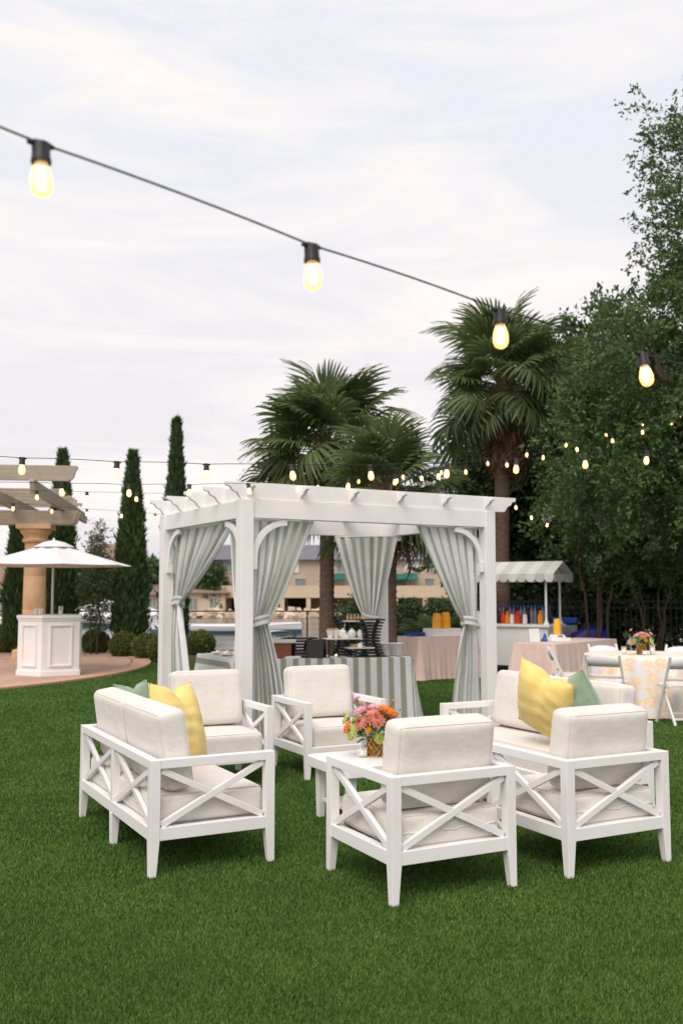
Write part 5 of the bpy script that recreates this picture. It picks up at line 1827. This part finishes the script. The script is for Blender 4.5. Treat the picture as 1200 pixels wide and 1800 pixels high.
# ================================================================== BAR, PARASOL, STONE COLUMN
bar = thing('hexagonal_bar', 'white hexagonal paneled bar standing on the terrace', 'bar', (-5.47, 18.42, 0.03), 0)
hexr = 0.70
def hexp(r, a0=30):
    k = r / hexr
    return [(x * k, y * k) for x, y in ((0, -0.62), (0.60, -0.27), (0.42, 0.45), (0, 0.62), (-0.58, 0.35), (-0.55, -0.27))]
MB().prism(hexp(hexr), (0, 0, 0.55), X1, Y1, Z1, 1.02).build('bar_body', WH, bar, bevel=0.004)
MB().prism(hexp(hexr + 0.04), (0, 0, 1.085), X1, Y1, Z1, 0.06).build('counter_top', WH, bar, bevel=0.008)
MB().prism(hexp(hexr + 0.02), (0, 0, 1.035), X1, Y1, Z1, 0.036).build('cornice', WH, bar, bevel=0.004)
MB().prism(hexp(hexr + 0.03), (0, 0, 0.05), X1, Y1, Z1, 0.10).build('skirting', WH, bar, bevel=0.008)
for k in range(6):
    pa, pb = [V(*hexp(hexr)[(k + j) % 6], 0) for j in (0, 1)]
    tn = (pb - pa).normalized()
    nr = V(tn.y, -tn.x, 0)
    c = (pa + pb) / 2 + nr * 0.012 + V(0, 0, 0.56)
    f = MB()
    w, h = (pb - pa).length * 0.56, 0.74
    for s in (-1, 1):
        f.bar(c + tn * s * w / 2 - V(0, 0, h / 2), c + tn * s * w / 2 + V(0, 0, h / 2), 0.035, 0.026, nr)
        f.bar(c - tn * (w / 2 + 0.0175) + V(0, 0, s * h / 2), c + tn * (w / 2 + 0.0175) + V(0, 0, s * h / 2), 0.035, 0.028, nr)
    f.build('panel_moulding', WH, bar, bevel=0.006)
for i, (x, y, lb) in enumerate(((-0.22, -0.30, 'tumbler on the bar, left of the pair beside the parasol pole'), (-0.13, -0.34, 'tumbler on the bar nearest the parasol pole, left side'), (0.22, -0.25, 'single tall tumbler on the bar right of the parasol pole'))):
    t = thing('bar_glass', lb, 'glass', (-5.47 + x, 18.45 + y, 1.147), 0, 'glasses on the bar')
    MB().lathe([(0.036, 0.0), (0.042, 0.13 + 0.03 * (i == 2)), (0.039, 0.13 + 0.03 * (i == 2)), (0.033, 0.012), (0.01, 0.01)], 18).build('tumbler', M['glass'], t, smooth=35)
    MB().lathe([(0.033, 0.014), (0.036, 0.07), (0.005, 0.07)], 14).build('drink', M['pale'] if 'pale' in M else M['wax'], t, smooth=35)

um = thing('patio_parasol', 'white parasol on thin pole above the hexagonal bar', 'parasol', (-5.53, 18.6, 1.14))
um['label'] = 'white parasol on thin pole above the hexagonal bar'
MB().tube([(0, 0, 0.005), (0, 0, 1.42)], 0.022, 10).build('pole', M['white'], um, smooth=True, fixn=False)
for k in range(8):
    a0, a1 = R(22.5 + 45 * k), R(67.5 + 45 * k)
    def f(s, q):
        q2 = 0.06 + 0.94 * q
        r_ = 1.5 * q2
        p = V(math.cos(a0), math.sin(a0), 0).lerp(V(math.cos(a1), math.sin(a1), 0), s) * r_
        z = 1.40 - 0.46 * q2 ** 0.9 - 0.05 * math.sin(math.pi * s) * q2 * (1 - 0.4 * q) + 0.02 * math.sin(math.pi * s) * (q > 0.97)
        return p + V(0, 0, z)
    MB().grid(f, 8, 10).build('canopy_panel', M['canvas'], um, smooth=True, fixn=False)
    MB().tube([V(math.cos(a0), math.sin(a0), 0) * 0.06 + V(0, 0, 1.34), V(math.cos(a0), math.sin(a0), 0) * 1.44 + V(0, 0, 0.935)], 0.008, 5).build('rib', M['white'], um, fixn=False)
MB().lathe([(0.38, 1.285), (0.37, 1.30), (0.20, 1.385), (0.03, 1.425)], 16, fn=lambda r, z, a: r * (1 + 0.06 * math.cos(8 * a))).build('vent_cap', M['canvas'], um, smooth=True, fixn=False)
MB().lathe([(0.02, 1.42), (0.025, 1.44), (0.004, 1.475)], 8).build('finial', M['white'], um, smooth=True, fixn=False)

def stonemat():
    t = NT('golden_limestone')  # peach tones put the warm light on the column into the stone colour
    f = t.noise(2.2, 6, 0.65)
    c = t.ramp(f, [(0.3, C(196, 158, 122)), (0.55, C(220, 186, 148)), (0.75, C(206, 172, 138))])
    g = t.noise(0.9, 3, 0.5)
    c = t.mixc(t.ramp(g, [(0.45, (0, 0, 0)), (0.75, (0.5, 0.5, 0.5))]), c, C(208, 156, 112))
    t.l(c, t.b.inputs['Base Color'])
    t.b.inputs['Roughness'].default_value = 0.9
    t.bump(t.noise(25, 5, 0.7), 0.4, 0.02)
    return t.m
M['stone'] = stonemat()
M['greywood'] = mat('weathered_timber', C(166, 154, 138), 0.8, 0.15, (2, 14, 14), 0.3, 25, dirt=(C(120, 108, 96), 3, 0.5))
def column(label, x, y):
    t = thing('stone_column', label, 'column', (x, y, 0.02), 8, 'terrace stone columns')
    MB().box((0, 0, 0.12), (0.80, 0.80, 0.24)).build('plinth', M['stone'], t, bevel=0.02)
    zs_ = [0.24, 0.30, 0.36, 0.42]
    MB().lathe([(0.34, 0.24), (0.35, 0.29), (0.32, 0.34), (0.275, 0.38)], 28).build('base_ring', M['stone'], t, smooth=35)
    for k in range(3):
        z0 = 0.38 + 0.77 * k
        r0, r1 = 0.265 - 0.008 * k, 0.265 - 0.008 * (k + 1)
        MB().lathe([(r0 - 0.008, z0), (r0, z0 + 0.012), (r1, z0 + 0.758), (r1 - 0.008, z0 + 0.769)], 28).build('drum', M['stone'], t, smooth=35)
    MB().lathe([(0.255, 2.69), (0.30, 2.72), (0.31, 2.76), (0.27, 2.80), (0.28, 2.86), (0.34, 2.92), (0.36, 2.97), (0.36, 3.0)], 28).build('capital', M['stone'], t, smooth=35)
    MB().box((0, 0, 3.06), (0.78, 0.78, 0.11)).build('abacus', M['stone'], t, bevel=0.012)
column('golden stone column behind the bar, carrying the timber beams', -7.14, 22.6)
tp_ = thing('timber_pergola_roof', 'weathered timber beams and rafters at the left edge, on the stone column', 'pergola', (-7.14, 22.6, 3.14), 8)
def notched(L0, L1, h):
    return [(L1, h), (L1 + 0.02, h - 0.04), (L1 - 0.02, h - 0.10), (L1 - 0.06, 0.06), (L1 - 0.14, 0), (L0, 0), (L0, h)]
for y in (-0.2, 0.2):
    MB().prism(notched(-6, 0.98, 0.32), (0, y, 0), X1, Z1, Y1, 0.11).build('beam', M['greywood'], tp_, bevel=0.008)
for i in range(6):
    x = 0.62 - 1.1 * i
    MB().prism(notched(-4.2, 4.3, 0.26), (x, 0, 0.33), (0, -1, 0), Z1, X1, 0.09).build('rafter', M['greywood'], tp_, bevel=0.006)
for y in (-1.3, -0.7, 0.3, 1.2, 2.2):
    MB().prism(notched(-6, 0.75, 0.12), (0, y, 0.60), X1, Z1, Y1, 0.06).build('purlin', M['greywood'], tp_, bevel=0.004)

MB().prism(notched(-6, 1.42, 0.30), (0, -4.0, 0.595), X1, Z1, Y1, 0.10).build('purlin', M['greywood'], tp_, bevel=0.006)

# ================================================================== BOATS, RAILING, FENCE
M['hull'] = mat('white_gelcoat', (0.80, 0.80, 0.83), 0.3, 0.03, 0.5)
M['hullteal'] = mat('teal_stripe', C(62, 96, 108), 0.4, 0.08, 0.8)
def boat(label, x, y, L, beam, h, rz, cover, stripe=0.32, tent=0.0):
    t = thing('moored_boat', label, 'boat', (x, y, -1.0), rz, 'boats moored beyond the railing')
    def sheer(s):
        return h * (0.80 + 0.28 * abs(2 * s - 1) ** 2)
    def half(s):
        return beam / 2 * (1 - max(0, (s - 0.45) / 0.55) ** 2.2) * (0.86 + 0.14 * min(1, s / 0.2))
    def side(z0, z1, out_):
        def mk(sg):
            def f(s, q):
                zz = z0(s) + (z1(s) - z0(s)) * q
                k = 0.80 + 0.20 * (zz / sheer(s))
                return V((s - 0.5) * L + 0.25 * zz * max(0, 2 * s - 1), sg * (half(s) * k + out_), zz)
            return f
        return mk
    st = side(lambda s: -0.1, lambda s: stripe * (0.9 + 0.3 * abs(2 * s - 1)), 0.0)
    up = side(lambda s: stripe * (0.9 + 0.3 * abs(2 * s - 1)), sheer, 0.0)
    MB().grid(st(1), 30, 3).grid(st(-1), 30, 3).build('waterline_stripe', M['hullteal'], t, smooth=True, fixn=False)
    mb = MB().grid(up(1), 30, 4).grid(up(-1), 30, 4)
    hw = lambda s: half(s)
    mb.add([(-L / 2, -half(0), sheer(0)), (-L / 2, half(0), sheer(0)), (-L / 2, half(0) * 0.8, -0.1), (-L / 2, -half(0) * 0.8, -0.1)], [(0, 1, 2, 3)])
    mb.build('hull', M['hull'], t, smooth=True, fixn=False)
    def deck(s, q):
        e = 2 * q - 1
        z = sheer(s) + cover * (1 - e * e) * math.sin(math.pi * min(1, s * 1.02)) ** 0.5
        z += tent * max(0, 1 - abs(s - 0.45) / 0.42) * (1 - abs(e)) 
        return V((s - 0.5) * L + 0.25 * sheer(s) * max(0, 2 * s - 1), half(s) * e * 1.0, z)
    MB().grid(deck, 40, 12).build('boat_cover', M['canvas'], t, smooth=True, fixn=False)
    MB().tube([((s / 20 - 0.5) * L + 0.25 * sheer(s / 20) * max(0, s / 10 - 1), -half(s / 20) - 0.02, sheer(s / 20) - 0.03) for s in range(21)], 0.04, 6).build('rub_rail', M['hull'], t, fixn=False)
boat('boat with high peaked white cover behind the tall cypress', -16.4, 72, 8.6, 2.9, 1.0, -6, 0.25, 0.3, 1.15)
boat('long low white boat with teal waterline seen through the pergola', -7.1, 60, 9.2, 2.4, 0.62, 186, 0.12, 0.24)
boat('white boat with teal waterline at the left picture edge', -24.5, 64, 8.5, 2.6, 0.9, 174, 0.3, 0.3)

rl = thing('lakeside_railing', 'thin dark cable railing along the water edge', 'railing', (0, 26.25, 0))
for i in range(18):
    x = -15.5 + 1.62 * i
    MB().box((x, 0, 0.52), (0.045, 0.045, 1.04)).build('post', M['iron'] if 'iron' in M else M['black'], rl)
MB().box((-1.7, 0, 1.055), (28, 0.06, 0.035)).build('top_rail', M['black'], rl)
for k in range(6):
    MB().tube([(-15.5, 0, 0.15 + 0.14 * k), (12.2, 0, 0.15 + 0.14 * k)], 0.004, 5).build('cable', M['black'], rl, fixn=False)

fe = thing('iron_fence', 'black iron picket fence in the shade behind the cart and tables', 'fence', (4.2, 21.6, 0), 0)
pk = MB().box((0, 0, 0.72), (0.018, 0.018, 1.44)).build('picket', M['black'], fe)
for i in range(70):
    o = pk if i == 0 else pk.copy()
    if i:
        COL.objects.link(o)
        o.parent = fe
    o.location = (-0.9 + 0.125 * i, 0, 0)
for z in (0.15, 1.22, 1.36):
    MB().box((3.4, 0.0, z), (8.8, 0.032, 0.032)).build('fence_rail', M['black'], fe)
for i in range(5):
    MB().box((-0.96 + 2.2 * i, 0.0, 0.76), (0.06, 0.06, 1.52)).build('fence_post', M['black'], fe)

# ================================================================== STRING LIGHTS
SOCK = MB()
SOCK.lathe([(0.008, 0.004), (0.017, 0.0), (0.0185, -0.006), (0.0185, -0.036), (0.0205, -0.040), (0.0205, -0.050), (0.017, -0.052)], 16)
SOCK.tube([(-0.028, 0, -0.004), (-0.012, 0, -0.001), (0.012, 0, -0.001), (0.028, 0, -0.004)], [0.0045, 0.009, 0.009, 0.0045], 8)
so = SOCK.build('socket', M['cord'], None, smooth=40)
bl = MB().lathe([(0.013, -0.050), (0.0145, -0.058), (0.0195, -0.075), (0.0228, -0.095), (0.0222, -0.112), (0.0175, -0.126), (0.009, -0.133), (0.001, -0.135)], 18, cap=False).build('glass_bulb', M['bulb'], None, smooth=True)
fl_ = MB()
for k in range(4):
    a = k * math.pi / 2 + 0.4
    fl_.tube([(0.005 * math.cos(a), 0.005 * math.sin(a), -0.060), (0.010 * math.cos(a), 0.010 * math.sin(a), -0.09), (0.006 * math.cos(a), 0.006 * math.sin(a), -0.118)], 0.0021, 5)
fi = fl_.build('filament', M['filament'], None, smooth=True, fixn=False)
SM, BM_, FM = so.data, bl.data, fi.data
for o in (so, bl, fi):
    bpy.data.objects.remove(o)
def string(label, pts, n_at, ext=1, thick=0.0025):
    """pts: sockets in order; the cable runs through them and one spacing on at either end"""
    t = thing('string_lights', label, 'string lights', pts[0], 0, 'festoon strings of glowing bulbs')
    o0 = Vector(pts[0])
    P = [Vector(p) - o0 for p in pts]
    a = P[0] * 2 - P[1]
    b = P[-1] * 2 - P[-2]
    full = [a + (a - P[0]) * (ext - 1)] + P + [b + (b - P[-1]) * (ext - 1)]
    path = []
    for i in range(len(full) - 1):
        for k in range(8):
            q = k / 8
            p = full[i].lerp(full[i + 1], q)
            p.z -= 0.012 * 4 * q * (1 - q) * (-0.5)
            path.append(p)
    path.append(full[-1])
    MB().tube(path, thick, 6).build('cable', M['cord'], t, smooth=True, fixn=False)
    r = random.Random(len(pts) * 7 + int(pts[0][1] * 10))
    for i, p in enumerate(P):
        d = full[i + 2] - full[i]
        s = link('socket', SM, t, p, (R(r.uniform(-11, 11)), R(r.uniform(-9, 9)), math.atan2(d.y, d.x)))
        s.scale = (1, 1, 0.84)
        link('glass_bulb', BM_, s)
        link('filament', FM, s)
    return t
# socket positions of each string, metres
STRINGS = [
    ('nearest string of four big glowing bulbs crossing the sky', [(-0.611, 1.9, 2.489), (-0.074, 2.313, 2.428), (0.455, 2.727, 2.388), (0.99, 3.14, 2.363)]),
    ('long string of bulbs in front of the pergola top, from left edge to right edge', [(-2.109, 6.35, 2.462), (-1.53, 6.553, 2.463), (-0.949, 6.756, 2.474), (-0.363, 6.96, 2.493), (0.212, 7.163, 2.519), (0.808, 7.366, 2.559), (1.378, 7.569, 2.618), (1.968, 7.772, 2.683), (2.536, 7.976, 2.745)]),
    ('string of bulbs just touching the pergola roof line, second from above at left', [(-2.445, 8.4, 2.521), (-1.93, 8.744, 2.549), (-1.436, 9.089, 2.587), (-0.915, 9.433, 2.637), (-0.428, 9.778, 2.699), (0.078, 10.122, 2.762), (0.583, 10.466, 2.846), (1.089, 10.811, 2.946)]),
    ('third string of bulbs above the parasol, left of the pergola', [(-4.176, 11.3, 2.772), (-3.682, 11.639, 2.794), (-3.166, 11.978, 2.815), (-2.621, 12.317, 2.835)]),
    ('lowest and farthest string of small bulbs left of the pergola', [(-5.334, 14.0, 2.882), (-4.906, 14.42, 2.896), (-4.452, 14.84, 2.89), (-4.027, 15.26, 2.882), (-3.563, 15.68, 2.881), (-3.107, 16.1, 2.877)]),
    ('string of bulbs before the dark tree, lower of two rising to the right', [(1.078, 13.0, 3.184), (1.713, 13.26, 3.303), (2.325, 13.52, 3.433), (2.894, 13.78, 3.576), (3.434, 14.04, 3.731), (4.035, 14.3, 3.9), (4.57, 14.56, 4.073), (5.114, 14.82, 4.26)]),
    ('string of bulbs before the dark tree, upper of two rising to the right', [(0.812, 14.0, 3.265), (1.489, 14.28, 3.418), (2.21, 14.56, 3.593), (2.871, 14.84, 3.765), (3.547, 15.12, 3.96), (4.238, 15.4, 4.162), (4.915, 15.68, 4.369), (5.635, 15.96, 4.591)]),
    ('short string end with bulbs hanging at the pergola right corner', [(2.792, 15.5, 3.003), (3.128, 15.965, 2.876), (3.508, 16.43, 2.787)]),
    ('faint string of bulbs among the palm fronds behind the pergola roof', [(-0.355, 15.0, 3.278), (0.281, 15.3, 3.403), (0.998, 15.6, 3.514), (1.743, 15.9, 3.608)]),
]
for label, pts in STRINGS:
    string(label, pts, None)
